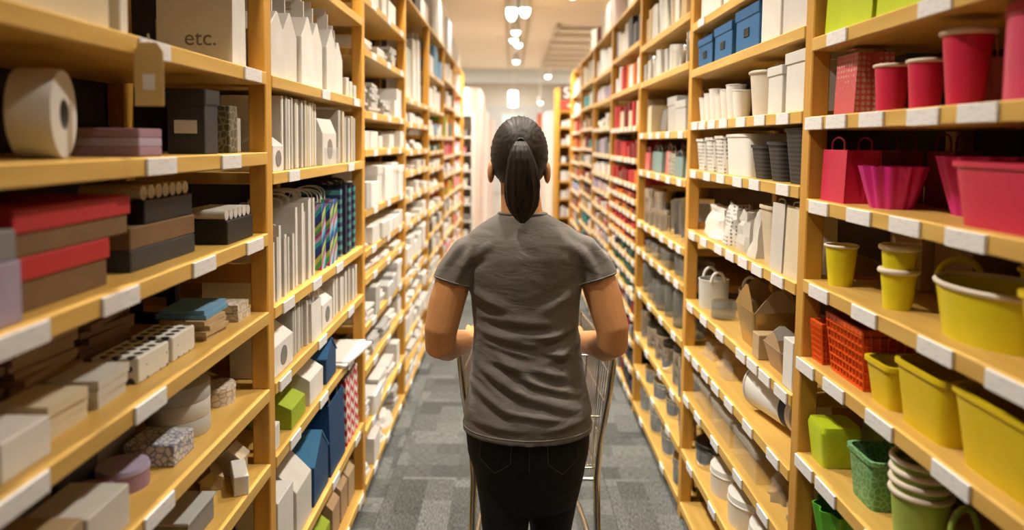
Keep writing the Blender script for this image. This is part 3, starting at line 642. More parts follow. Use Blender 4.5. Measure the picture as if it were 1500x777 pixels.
# fourth shelf
c, w_, d_, h_ = span(L, 0, 5, 1.715, 1.80, .03, .115, .042); g_pack('paper_pack', c, FL, w_, d_, h_, HEXW, 'cream printed pack beside the left post, above the grey rolls', n=2, jit=.02, seed=3)
c, w_, d_, h_ = span(L, 0, 5, 1.545, 1.66, .035, .115, .045); g_pack('paper_pack', c, FL, w_, d_, h_, TAN, 'tan paper pack under the blue one, fourth left shelf', n=4, jit=.09, seed=4)
c, w_, d_, h_ = span(L, 0, 5, 1.56, 1.69, .045, .115, .02, z=1.1795); g_pack('paper_pack', c, FL, w_, d_, h_, SKY, 'blue paper pack lying on the tan pack', n=2, jit=.05, seed=5)
for (a, b, h, m, lb) in ((1.40, 1.50, .05, DOTW, 'white box with black dots, nearer the left post'), (1.27, 1.385, .048, DOTW, 'white box with black dots, farther from the post'),
                         (1.14, 1.245, .05, OFFW, 'off-white box left of the dotted boxes'), (1.02, 1.12, .052, CREAM, 'beige box between two white boxes on fourth left shelf'), (.885, .985, .055, WHITE, 'white box at the left edge on the fourth shelf')):
    c, w_, d_, h_ = span(L, 0, 5, a, b, .045 if m is not WHITE else .02, .085, h)
    if m in (OFFW, CREAM): g_pack('paper_pack', c, FL, w_, d_, h_, m, lb.replace('box left', 'pack left').replace('beige box', 'beige pack'), seed=40 + int(a * 100), jit=.05, n=3)
    else: g_box('patterned_box' if m is DOTW else 'card_box', c, FL, w_, d_, h_, m, lb)
for j, (a, b, h, m) in enumerate(((.90, 1.08, .10, BROWN), (1.10, 1.27, .12, KRAFT), (1.29, 1.45, .10, BROWN))):
    c, w_, d_, h_ = span(L, 0, 5, a, b, .145, .17, h); g_pack('paper_pack', c, FL, w_, d_, h_, m, 'brown paper pack behind the dotted boxes, %s from the left' % ('first', 'second', 'third')[j], seed=10 + j, jit=.12)
hf = thing('cutout_frame', 'dark navy cut-out stand with two square openings, behind the paper packs', 'stand', (-.865, 1.72, 1.134), PI)
q = MB(); q.box(-.055, -.035, -.012, .012, 0, .16); q.box(.035, .055, -.012, .012, 0, .16); [q.box(-.035, .035, -.012, .012, z, z + .02) for z in (.0, .062, .14)]
obj('frame', q.mesh('frame'), NAVY, hf); obj('foot', MB().box(-.06, .06, -.03, .03, 0, .006).mesh('foot'), NAVY, hf)
# fifth shelf
c, r_, h_ = fitr(L, 0, 6, 290, 352, 563, .045); g_tin('oval_box', c, FL, r_, .045, HEXW, HEXW, 'cream oval box next to the left post', 'box', asp=.8)
for j in range(3): g_roll('tape_roll', Vector((-.735, 1.555, .930 + j * .0378)), (0, 0, j * .4), .066, .026, .0372, (PALE, OFFW, PALE)[j], 'grey white tape roll lying flat, %s of the pile' % ('bottom', 'middle', 'top')[j], 'roll', 'tape rolls in a pile', core=GREY)
c, w_, d_, h_ = span(L, 0, 6, 1.375, 1.465, .035, .10, .045); g_box('printed_box', c, FL, w_, d_, h_, pattern('blue_grey_print', (.62, .60, .58), (.20, .22, .34), 'floral', 75), 'white box with blue grey print, before the tape rolls')
for j, (y, x, lb) in enumerate(((1.30, .095, 'round mauve box, nearer the tape rolls'), (1.195, .10, 'round mauve box, farther from the tape rolls'))): g_tin('round_box', Vector((XF[L] - x, y, .930)), FL, .046, .042, MAUVE, LILAC if j == 0 else MAUVE, lb, 'box')
for (a, b, h, m, din, lb) in ((1.05, 1.17, .07, OFFW, .012, 'white box low at the left edge'), (.93, 1.04, .08, TAN, .012, 'tan box low in the left corner'), (1.02, 1.15, .10, GREY, .13, 'grey box behind the low white box'), (1.18, 1.30, .09, CHAR, .14, 'dark grey box behind the round mauve boxes'), (1.32, 1.46, .11, GREY, .155, 'grey box behind the printed white box')):
    c, w_, d_, h_ = span(L, 0, 6, a, b, din, .10, h); g_box('card_box', c, FL, w_, d_, h_, m, lb)
# sixth shelf
g_house('house_box', Vector((-.705, 1.775, .730)), PI, .062, .05, .072, CREAM, CREAM, 'little tan house-shaped box by the post, sixth left shelf')
c, w_, d_, h_ = span(L, 0, 7, 1.68, 1.73, .07, .075, .05); g_house('house_box', c, .5, w_, d_, h_, TAN, TAN, 'small kraft box with pitched top on the sixth left shelf')
g_box('card_box', Vector((-.658, 1.70, .730)), .45, .034, .10, .048, WHITE, 'white box lying askew at the edge of the sixth left shelf')
c, w_, d_, h_ = span(L, 0, 7, 1.42, 1.56, .03, .10, .06); g_lidbox('card_box', c, FL, w_, d_, h_, GREY, PALE, 'grey lidded box at the bottom left of the picture', lid=.12)
for i, pxs in ((2, (222, 367)), (3, (232, 335)), (4, (25, 172, 295, 370)), (5, (25, 216)), (6, (229,)), (7, (235,))): tags(L, 0, i, [along(p, XF[L], ZS[L, 0][i]) for p in pxs], .105)

# ------------------------------------------------------------------ goods, nearest right bay
c, w_, d_, h_ = span(R, 0, 2, 1.50, 1.72, .015, .12, .17); g_bag('gift_bag', c, FR, w_, d_, h_, P_LIME, P_LIME, 'lime green bag on the top right shelf, beside the post', hh=.04)
c, w_, d_, h_ = span(R, 0, 2, 1.24, 1.48, .015, .12, .17); g_bag('gift_bag', c, FR, w_, d_, h_, P_LIME, P_LIME, 'lime green bag on the top right shelf, away from the post', hh=.04)
c, w_, d_, h_ = span(R, 0, 3, 1.60, 1.70, .035, .09, .150); g_bag('gift_bag', c, FR, w_, d_, h_, PINKP, PINKP, 'pink and white printed paper bag beside the right post', hh=.012)
g_pail('paper_cup', *(lambda q: (q[0], FR, q[1], q[2]))(fitr(R, 0, 3, 1278, 1330, 97, .03)), P_RED, RIM, 'red cup with cream rim, left one of two alike', 'cup', 'small red cups', taper=.82, rim=.004)
g_pail('paper_cup', *(lambda q: (q[0], FR, q[1], q[2]))(fitr(R, 0, 3, 1326, 1382, 90, .03)), P_RED, RIM, 'red cup with cream rim, right one of two alike', 'cup', 'small red cups', taper=.82, rim=.004)
g_pail('pail', *(lambda q: (q[0], FR, q[1], q[2]))(fitr(R, 0, 3, 1374, 1452, 48, .025)), P_RED, RIM, 'larger red pail with cream rim beside the pink canister', 'pail', taper=.72, rim=.006)
c = Vector((.722 + .09, 1.085, 1.648)); claim(R, 0, 3, c.x - .065, c.x + .065, c.y - .065, c.y + .065, 'canister'); g_tin('canister', c, FR, .065, .15, P_PINK, P_PINK, 'pink red canister with lid at the right edge', 'canister', lid=.14)
c, w_, d_, h_ = span(R, 0, 3, 1.36, 1.46, .16, .05, .152); g_bag('gift_bag', c, FR, w_, d_, h_, PINK, PINK, 'pink bag with loop handle behind the red cups', hh=.05)
c, w_, d_, h_ = span(R, 0, 4, 1.60, 1.72, .02, .085, .15); g_bag('gift_bag', c, FR, w_, d_, h_, P_RED, P_RED, 'red bag with loop handles next to the right post', hh=.03)
for j, (a, b) in enumerate(((1.62, 1.72), (1.50, 1.60))):
    c, w_, d_, h_ = span(R, 0, 4, a, b, .15 + .05 * j, .06, .16); g_bag('gift_bag', c, FR, w_, d_, h_, DRED, DRED, ('dark red bag right behind the red loop-handled bag', 'dark red bag at the back behind the magenta basket')[j], hh=.04)
g_flute('fluted_basket', Vector((.800, 1.505, 1.449)), FR, .062, .088, P_MAG, 'fluted magenta basket, left and smaller one')
g_flute('fluted_basket', Vector((.890, 1.345, 1.449)), FR, .078, .112, P_MAG, 'fluted magenta basket, taller one behind the red bin', nf=12)
c, w_, d_, h_ = span(R, 0, 4, .95, 1.225, .02, .14, .105); g_bin('open_bin', c, FR, w_, d_, h_, P_RED, 'glossy red open bin at the right edge', 'bin')
g_pail('paper_cup', *(lambda q: (q[0], FR, q[1], q[2]))(fitr(R, 0, 5, 1206, 1255, 360, .02)), P_YEL, RIM, 'single yellow cup standing by the right post', 'cup', taper=.74, rim=.0035)
q = fitr(R, 0, 5, 1286, 1342, 348, .03); g_stack('pail_stack', q[0], FR, q[1], .125, 2, P_YEL, RIM, 'two nested yellow cups beside the big yellow tub', 'cup stack', taper=.78)
c = Vector((.722 + .115, 1.205, 1.250)); g_pail('oval_tub', c, FR, .125, .092, P_YEL, RIM, 'big oval yellow tub with white rim and loop handles', 'tub', taper=.86, asp=.72, rim=.005, ears=P_YEL, earh=.032)
c, w_, d_, h_ = span(R, 0, 5, .80, 1.045, .015, .15, .12); g_bin('open_bin', c, FR, w_, d_, h_, P_YEL2, 'yellow bin cut off by the right edge of the picture', 'bin')
for j, (a, b, din, m) in enumerate(((1.60, 1.735, .20, KRAFT), (1.45, 1.585, .22, BROWN))):
    c, w_, d_, h_ = span(R, 0, 5, a, b, din, .12, .155); g_box('card_box', c, FR, w_, d_, h_, m, ('kraft box in the back behind the single yellow cup', 'brown box in the back behind the nested yellow cups')[j])
g_stack('pail_stack', Vector((1.03, 1.36, 1.250)), FR, .045, .15, 3, P_YEL2, P_YEL2, 'yellow cup stack in the dark behind the oval tub', 'cup stack')
c, w_, d_, h_ = span(R, 0, 6, 1.675, 1.742, .015, .11, .10); g_crate('mesh_crate', c, FR, w_, d_, h_, P_ORG, 'small orange mesh basket squeezed against the right post', 'crate')
c, w_, d_, h_ = span(R, 0, 6, 1.485, 1.665, .018, .19, .135); g_crate('mesh_crate', c, FR, w_, d_, h_, P_ORG, 'large orange mesh crate', 'crate')
for (a, b, h, lb) in ((1.375, 1.478, .088, 'smallest yellow bin, next to the orange crate'), (1.20, 1.367, .118, 'middle yellow bin of the row of three'), (.93, 1.192, .125, 'largest yellow bin at the lower right edge')):
    c, w_, d_, h_ = span(R, 0, 6, a, b, .018, .16, h); g_bin('open_bin', c, FR, w_, d_, h_, P_YEL2, lb, 'bin', 'yellow bins in a row', taper=.84)
c, w_, d_, h_ = span(R, 0, 7, 1.645, 1.742, .015, .10, .10)
lb = thing('wrapped_box', 'glossy lime wrapped box next to the right post', 'box', c, FR); obj('body', MB().loft([(w_ * .40, d_ * .40, 0), (w_ * .5, d_ * .5, h_ * .86), (w_ * .46, d_ * .46, h_)], 32, 8).mesh('body', 25), P_LIME, lb); obj('seam', MB().box(-w_ * .3, w_ * .3, -.002, .002, h_ - .001, h_ + .002).mesh('seam'), P_LIME, lb)
for j, (a, b) in enumerate(((1.60, 1.70), (1.47, 1.585))):
    c, w_, d_, h_ = span(R, 0, 7, a, b, .135 + .03 * j, .09, .15); g_box('card_box', c, FR, w_, d_, h_, OLIVE, ('olive box behind the lime wrapped box', 'olive box behind the green printed box')[j])
c, w_, d_, h_ = span(R, 0, 7, 1.445, 1.56, .03, .11, .108); g_bin('printed_pot', c, FR, w_, d_, h_, GLIT, 'green square pot with leaf print beside the pail stack', 'pot', taper=.82)
g_stack('pail_stack', Vector((.722 + .075, 1.345, .812)), FR, .052, .165, 4, P_GRN, RIM, 'stack of four green pails with white rims', 'pail stack', taper=.84)
g_pail('pail', Vector((.722 + .09, 1.18, .812)), FR, .055, .08, P_GRN, P_GRN, 'green pail with upright handle at the lower right', 'pail', ears=P_GRN, earh=.05)
g_pail('pail', Vector((.722 + .12, 1.03, .812)), FR, .06, .09, P_GRN, P_GRN, 'green pail in the bottom right corner', 'pail')
g_flute('fluted_basket', Vector((.722 + .085, 1.665, .580)), FR, .068, .135, mat('bright_green_plastic', (.10, .42, .03), .4), 'bright green fluted basket at the bottom by the right post', nf=10)
for i, pxs in ((2, (1230, 1375)), (3, (1196, 1229, 1281, 1357, 1438)), (4, (1203, 1262, 1330, 1420)), (5, (1203, 1270, 1375, 1485)), (6, (1183, 1225, 1292, 1398)), (7, (1181, 1213, 1290, 1400)), (8, (1200, 1260))): tags(R, 0, i, [along(p, XF[R], ZS[R, 0][i]) for p in pxs], .10 if i > 3 else .095)

# ------------------------------------------------------------------ goods, second left bay: white bags and gable boxes
for j, y in enumerate((1.955, 2.105, 2.25, 2.395, 2.54, 2.685)):
    c, w_, d_, h_ = span(L, 1, 2, y - .066, y + .066, .012 + .012 * (j % 2), .17, (.235, .262, .28, .285, .29, .255)[j]); g_gable('gable_box', c, PI, d_, w_, h_, WHITE, 'white gable box with handle, %s in the row on the top left shelf' % ('first', 'second', 'third', 'fourth', 'fifth', 'sixth')[j], 'box', 'white gable boxes on the top shelf')
for j, y in enumerate((2.80, 2.86, 2.93)):
    c, w_, d_, h_ = span(L, 1, 2, y - .02, y + .02, .015, .05, .075 - .01 * j); g_box('card_pack', c, FL, w_, d_, h_, OFFW, 'small white card pack, %s beside the gable boxes' % ('first', 'second', 'third')[j], 'card pack')
def thin_row(side, k, i, ya, yb, n, d, h0, h1, ms, mh, din, lab, group, hh=.0, lean=.06, name='paper_bag', cat='bag'):
    st = (yb - ya) / n
    for j in range(n):
        y = ya + st * (j + .5); h = min(random.uniform(h0, h1), zgap(side, k, i) - .012); wt = st * .62
        lb_ = '%s, %s one' % (lab, ('first', 'second', 'third', 'fourth', 'fifth', 'sixth', 'seventh', 'eighth', 'ninth')[j]); m = ms[j % len(ms)]; loc = Vector((XF[side] + SG[side] * (din + d / 2 + random.uniform(0, .012)), y, ZS[side, k][i]))
        claim(side, k, i, loc.x - d / 2, loc.x + d / 2, y - wt / 2, y + wt / 2, lab)
        if hh: t = g_bag(name, loc, PI, d, wt, h, m, mh, lb_, cat, group, hh=hh)
        else: t = g_box(name, loc, FACE[side], wt, d, h, m, lb_, cat, group)
        t.rotation_euler.x += random.uniform(-lean, 0) * 0
c, w_, d_, h_ = span(L, 1, 3, 1.90, 1.985, .008, .09, .135); g_gable('gable_box', c, FL, w_, d_, h_, WHITE, 'little white box with round window at the near end of second shelf', 'box', window=FILM, slot=False)
thin_row(L, 1, 3, 2.00, 2.22, 8, .17, .20, .215, [WHITE, OFFW], OFFW, .015, 'white paper bag standing edge-on behind the little round-window box', 'edge-on white bags, second shelf')
thin_row(L, 1, 3, 2.24, 2.40, 6, .17, .19, .215, [OFFW, CREAM, WHITE], OFFW, .02, 'cream paper bag standing edge-on beside the large half-moon card box', 'edge-on cream bags, second shelf')
c, w_, d_, h_ = span(L, 1, 3, 2.415, 2.60, .012, .05, .21); cb = g_gable('card_folder', c, FL, w_, d_, h_, WHITE, 'large white card folder with a half-moon cut-out', 'folder', window=FILM, slot=False)
c, w_, d_, h_ = span(L, 1, 3, 2.43, 2.62, .003, .008, .06); g_box('acrylic_holder', c, FL, w_, d_, h_, GLASS, 'clear acrylic holder before the half-moon card folder', 'holder')
thin_row(L, 1, 3, 2.65, 2.95, 7, .17, .17, .20, [OFFW, CREAM, PALE], OFFW, .008, 'pale paper bag in the fan beside the second left post', 'pale bags near the second left post')
thin_row(L, 1, 4, 1.90, 2.12, 7, .19, .19, .235, [WHITE, OFFW], WHITE, .012, 'tall white paper bag, near group on the long white bag shelf', 'tall white bags, near group', hh=.03)
thin_row(L, 1, 4, 2.14, 2.36, 6, .19, .24, .295, [WHITE, WHITE, OFFW], WHITE, .014, 'tall white paper bag, group next to the striped bags', 'tall white bags, far group', hh=.03)
thin_row(L, 1, 4, 2.40, 2.66, 3, .19, .27, .30, [MULTI], WHITE, .012, 'gift bag with diagonal blue, green and pink stripes', 'diagonal striped bags', hh=.05, name='gift_bag')
thin_row(L, 1, 4, 2.69, 2.96, 5, .19, .28, .30, [DMULTI, NAVY], BLACK, .012, 'dark gift bag with coloured bands beside the second left post', 'dark banded bags', hh=.03, name='gift_bag')
c, w_, d_, h_ = span(L, 1, 5, 1.90, 2.07, .012, .12, .165); g_gable('gable_box', c, FL, w_, d_, h_, WHITE, 'white box with large oval window on the fourth shelf', window=FILM, slot=False)
thin_row(L, 1, 5, 2.09, 2.24, 6, .16, .14, .16, [PALE, OFFW], PALE, .012, 'pale bag edge-on between the oval-window box and the round-window one', 'edge-on pale bags, fourth shelf')
c, w_, d_, h_ = span(L, 1, 5, 2.255, 2.37, .008, .03, .165); g_bag('paper_bag', c, FL, w_, d_, h_, WHITE, WHITE, 'white bag with handle before the round-window gable box', hh=.04)
c, w_, d_, h_ = span(L, 1, 5, 2.395, 2.53, .012, .12, .168); g_gable('gable_box', c, FL, w_, d_, h_, WHITE, 'white gable box with small round window', window=FILM)
thin_row(L, 1, 5, 2.57, 2.96, 8, .15, .14, .165, [WHITE, OFFW], WHITE, .012, 'white bag edge-on beyond the gable box with round window', 'edge-on white bags, fourth shelf', hh=.02)
for (a, b, h, m, lb, f) in ((1.895, 1.945, .07, WHITE, 'small white box above the beige gable bag', 'b'), (2.05, 2.19, .115, LIME, 'green gable box on the fifth shelf', 'g'), (2.24, 2.40, .155, WHITE, 'white gable box with a slot behind the green one', 'g'), (2.44, 2.58, .15, BLUE, 'blue house-shaped box beside the white sheets', 'h')):
    c, w_, d_, h_ = span(L, 1, 6, a, b, .012, .13 if f != 'b' else .04, h)
    if f == 'b': g_box('card_box', c, FL, w_, d_, h_, m, lb)
    elif f == 'g': g_gable('gable_box', c, FL, w_, d_, h_, m, lb)
    else: g_house('house_box', c, FL, w_, d_, h_, DBLUE, BLUE, lb)
c, w_, d_, h_ = span(L, 1, 6, 2.62, 2.96, -.035, .20, .02); g_pack('paper_sheets', c, FL, w_, d_, h_, WHITE, 'white paper sheets jutting over the shelf edge', 'paper', n=3, jit=.18, seed=21)
c, w_, d_, h_ = span(L, 1, 7, 1.92, 2.06, .012, .12, .20); g_box('card_box', c, FL, w_, d_, h_, WHITE, 'white box at the lower left before the beige bag')
c, w_, d_, h_ = span(L, 1, 7, 2.09, 2.25, .012, .14, .275); g_gable('gable_bag', c, FL, w_, d_, h_, OFFW, 'beige folded-top bag on the lower left shelf', 'bag', slot=False)
c, w_, d_, h_ = span(L, 1, 7, 2.28, 2.46, .012, .16, .225); g_house('gift_box', c, FL, w_, d_, h_, DBLUE, card('bright_blue_card', (.07, .26, .50)), 'blue box with bright sloping lid on the lower left shelf')
c, w_, d_, h_ = span(L, 1, 7, 2.49, 2.71, .01, .14, .29); g_bag('gift_bag', c, FL, w_, d_, h_, DBLUE, KRAFT, 'dark blue gift bag on the lower left shelf', hh=.03)
c, w_, d_, h_ = span(L, 1, 7, 2.75, 2.96, .012, .11, .29); g_bag('gift_bag', c, FL, w_, d_, h_, CHEV, WHITE, 'red and white chevron gift bag', hh=.02)
for (a, b, h, m, lb) in ((2.36, 2.55, .2, LIME, 'lime green bag on the bottom left shelf'), (2.59, 2.70, .23, KRAFT, 'kraft bag on the bottom left shelf, first of three'), (2.72, 2.83, .25, KRAFT, 'kraft bag on the bottom left shelf, second of three'), (2.85, 2.96, .24, TAN, 'kraft bag on the bottom left shelf, third of three')):
    c, w_, d_, h_ = span(L, 1, 8, a, b, .03, .13, h); g_gable('gable_bag', c, FL, w_, d_, h_, m, lb, 'bag', slot=False)
for i, pxs in ((2, (475, 520)), (3, (428, 512)), (4, (420, 462, 495)), (5, (415, 470, 512)), (6, (430, 472, 512)), (7, (440, 490, 522)), (8, (505, 527))): tags(L, 1, i, [along(p, XF[L], ZS[L, 1][i]) for p in pxs], .095)

# ------------------------------------------------------------------ goods, second right bay: white tubs, clear bags, tins
for j, (a, b) in enumerate(((2.62, 2.88), (2.33, 2.58), (1.95, 2.28))):
    c, w_, d_, h_ = span(R, 1, 1, a, b, .02, .2, .2); g_box('card_box', c, FR, w_, d_, h_, WHITE, 'white box high on the right rack, %s above the blue boxes' % ('farthest', 'middle', 'nearest')[j], 'box')
for j, (a, b, h) in enumerate(((2.70, 2.90, .115), (2.46, 2.67, .125), (2.19, 2.42, .14))):
    c, w_, d_, h_ = span(R, 1, 2, a, b, .015, .2, h); g_lidbox('storage_box', c, FR, w_, d_, h_, BLUE, BLUE, 'blue storage box with dark finger hole, %s of three' % ('farthest', 'middle', 'nearest')[j], 'storage box', 'blue storage boxes', lid=.25, plate=BLACK)  # black plate stands in for the dark inside the finger hole
for j, (a, b) in enumerate(((2.01, 2.16), (1.82, 1.99))):
    c, w_, d_, h_ = span(R, 1, 2, a, b, .015, .2, .148); g_box('card_box', c, FR, w_, d_, h_, WHITE, 'white box next to the blue storage boxes, %s' % ('beside them', 'by the post')[j])
for j in range(7):
    g_pail('paper_cup', Vector((XF[R] + .055, 2.875 - .072 * j, 1.665)), FR, .034, .095 + .012 * (j % 3), P_WHITE, P_WHITE, 'white paper cup in the row beyond the ivory bucket, %s from the far end' % ('first', 'second', 'third', 'fourth', 'fifth', 'sixth', 'seventh')[j], 'cup', 'white cups in a row', taper=.72, rim=.002)
g_pail('pail', Vector((XF[R] + .09, 2.235, 1.665)), FR, .075, .135, P_IVORY, P_IVORY, 'ivory enamel bucket with a bail handle', 'pail', taper=.86, bail=P_IVORY, earh=.03)
for j, (a, b) in enumerate(((1.985, 2.10), (1.815, 1.965))):
    c, w_, d_, h_ = span(R, 1, 3, a, b, .015, .15, (.135, .16)[j]); g_lidbox('storage_box', c, FR, w_, d_, h_, WHITE, WHITE, 'white lidded box beside the ivory bucket, %s one' % ('smaller', 'larger')[j], lid=.2)
for j, (a, b, h) in enumerate(((2.78, 2.90, .12), (2.65, 2.77, .125), (2.52, 2.64, .13))):
    c, w_, d_, h_ = span(R, 1, 4, a, b, .015, .12, h); g_bin('patterned_pot', c, FR, w_, d_, h_, DOTS, 'white pot with small dots, %s of three' % ('farthest', 'middle', 'nearest')[j], 'pot', 'dotted white pots', taper=.82, e=4)
c, w_, d_, h_ = span(R, 1, 4, 2.25, 2.50, .015, .16, .135); g_bin('open_bin', c, FR, w_, d_, h_, P_WHITE, 'white open bin between dotted pots and dark ribbed pots', 'bin', taper=.92)
for j, (a, b, h, lb) in enumerate(((2.11, 2.235, .10, 'dark ribbed pot beside the white bin'), (1.975, 2.095, .11, 'dark ribbed pot, middle of three'), (1.82, 1.965, .145, 'dark ribbed pot, tallest, by the post'))):
    c, w_, d_, h_ = span(R, 1, 4, a, b, .015, .12, h); g_bin('ribbed_pot', c, FR, w_, d_, h_, RIBD, lb, 'pot', 'dark ribbed pots', taper=.78, e=5)
c, w_, d_, h_ = span(R, 1, 5, 2.58, 2.86, .015, .16, .12); g_cello('filled_bag', c, FR, w_, d_, h_, 'plump white bag at the far end of the clear bag shelf', 'bag', seed=2, m=WHITE)
for j, (a, b, h) in enumerate(((2.42, 2.56, .15), (2.28, 2.41, .14), (2.16, 2.27, .15))):
    c, w_, d_, h_ = span(R, 1, 5, a, b, .015, .12, h); g_cello('filled_bag', c, FR, w_, d_, h_, 'crinkled pale bag, %s between plump bag and cream vase' % ('first', 'second', 'third')[j], 'bag', 'crinkled pale bags', seed=3 + j, m=(DOTS, FROST, OFFW)[j])
c, w_, d_, h_ = span(R, 1, 5, 2.03, 2.135, .015, .10, .17); g_bin('paper_vase', c, FR, w_, d_, h_, CREAM, 'cream tapered paper vase', 'vase', taper=.72, e=5)
for j, (a, b, h) in enumerate(((1.93, 2.02, .2), (1.815, 1.915, .2))):
    c, w_, d_, h_ = span(R, 1, 5, a, b, .012, .10, h); g_bag('paper_bag', c, FR, w_, d_, h_, OFFW if j == 0 else CREAM, OFFW, 'tall cream bag, %s' % ('beside the cream vase', 'against the first right post')[j], hh=.012)
g_pail('votive_pail', Vector((XF[R] + .075, 2.785, .940)), FR, .058, .11, FROST, P_WHITE, 'frosted white pail with ear handles, far one', 'pail', taper=.95, rim=.002, ears=P_WHITE, earh=.04)
g_pail('votive_pail', Vector((XF[R] + .165, 2.58, .940)), FR, .055, .11, FROST, P_WHITE, 'frosted white pail with ear handles, behind the glass jar', 'pail', taper=.95, rim=.002, ears=P_WHITE, earh=.04)
g_jar('glass_jar', Vector((XF[R] + .06, 2.60, .940)), FR, .045, .065, SMOKE, None, 'low glass jar on the candle shelf')
g_tin('candle', Vector((XF[R] + .15, 2.45, .940)), FR, .03, .10, CREAM, CREAM, 'cream pillar candle behind the gold box', 'candle', lid=.12)
c, w_, d_, h_ = span(R, 1, 6, 2.16, 2.345, .018, .15, .20); g_takeout('takeout_box', c, FR, w_, d_, h_, GOLD, 'gold takeout box with open pointed flaps', mi=TAN)
c, w_, d_, h_ = span(R, 1, 6, 1.93, 2.075, .018, .12, .11); g_takeout('takeout_box', c, FR, w_, d_, h_, KRAFT, 'small kraft box with torn white top', mi=WHITE)
c, w_, d_, h_ = span(R, 1, 6, 2.09, 2.145, .014, .06, .075); g_box('card_box', c, FR, w_, d_, h_, TAN, 'small tan box between the gold and kraft boxes')
c, w_, d_, h_ = span(R, 1, 6, 1.815, 1.88, .006, .05, .13); g_box('card_box', c, FR, w_, d_, h_, WHITE, 'narrow white box against the first right post')
for j, (a, b) in enumerate(((2.03, 2.18), (1.84, 2.0))):
    c, w_, d_, h_ = span(R, 1, 6, a, b, .20, .14, .14); g_takeout('takeout_box', c, FR, w_, d_, h_, BROWN if j else GOLD, ('dim gold box behind the kraft box', 'dim brown box at the back by the first right post')[j])
for j, (a, b, h) in enumerate(((2.70, 2.86, .06), (2.46, 2.67, .075))):
    c, w_, d_, h_ = span(R, 1, 7, a, b, .03, .14, h); g_cello('clear_bag', c, FR, w_, d_, h_, 'crumpled clear bag, %s one above the clear boxes' % ('farther', 'nearer')[j], seed=9 + j)
tub = thing('white_tub', 'large white tub lying on its side', 'tub', (XF[R] + .088, 2.215, .743 + .079), 0)
tub.rotation_euler = (PI / 2, 0, .12)
obj('body', MB().vessel(.064, .064, .076, .076, .26, .003, 2, 36).mesh('body', 40), P_WHITE, tub, (0, 0, .26), (PI, 0, 0)); obj('rim', MB().tube([(.077 * math.cos(2 * PI * i / 36), .077 * math.sin(2 * PI * i / 36), 0) for i in range(36)], .004, 8, True).mesh('rim', 60), P_WHITE, tub)
obj('label_band', MB().loft([(.067, .067, .2), (.0652, .0652, .235)], 36, caps=False).mesh('label_band', 40), NAVY, tub)
for j, (a, b, h) in enumerate(((2.62, 2.86, .10), (2.36, 2.60, .095), (2.10, 2.33, .10))):
    c, w_, d_, h_ = span(R, 1, 8, a, b, .02, .16, h); t = g_lidbox('clear_box', c, FR, w_, d_, h_, CELLO, CELLO, 'clear plastic box, %s on the shelf below the white tub' % ('farthest', 'middle', 'nearest')[j], 'box', 'clear plastic boxes', lid=.2)
for j, (a, b) in enumerate(((1.97, 2.08), (1.83, 1.95))):
    c, w_, d_, h_ = span(R, 1, 8, a, b, .03, .14, .10); g_cello('clear_bag', c, FR, w_, d_, h_, 'crinkled clear bag next to the clear boxes, %s' % ('beside them', 'by the post')[j], seed=15 + j)
for (y, r, h, mb, ml, lb) in ((2.775, .085, .095, STEEL, DTIN, 'round tin with a dark lid on the lowest goods shelf'), (2.555, .09, .10, P_IVORY, P_WHITE, 'round tub with white lid beside the dark tin'), (2.34, .095, .105, P_IVORY, P_WHITE, 'round tub with white lid, second from the dark tin'), (2.12, .098, .11, P_IVORY, P_WHITE, 'round tub with white lid, third from the dark tin'), (1.91, .098, .11, P_IVORY, P_WHITE, 'round tub with white lid by the first right post')):
    g_tin('round_tin', Vector((XF[R] + r + .02, y, .305)), FR, r, h, mb, ml, lb, 'tin')
for i, pxs in ((1, (1030,)), (3, (1020, 1031, 1045, 1062, 1088, 1116, 1150)), (4, (1018, 1038, 1058, 1083, 1108, 1150)), (5, (1016, 1033, 1055, 1072, 1091, 1112, 1142)), (6, (1013, 1033, 1057, 1088, 1105, 1123, 1147)), (7, (1009, 1021, 1035, 1050, 1070, 1098, 1135)), (8, (1007, 1024, 1049, 1083, 1120)), (9, (1012, 1045, 1080)), (10, (1020,))): tags(R, 1, i, [along(p, XF[R], ZS[R, 1][i]) for p in pxs], .085)

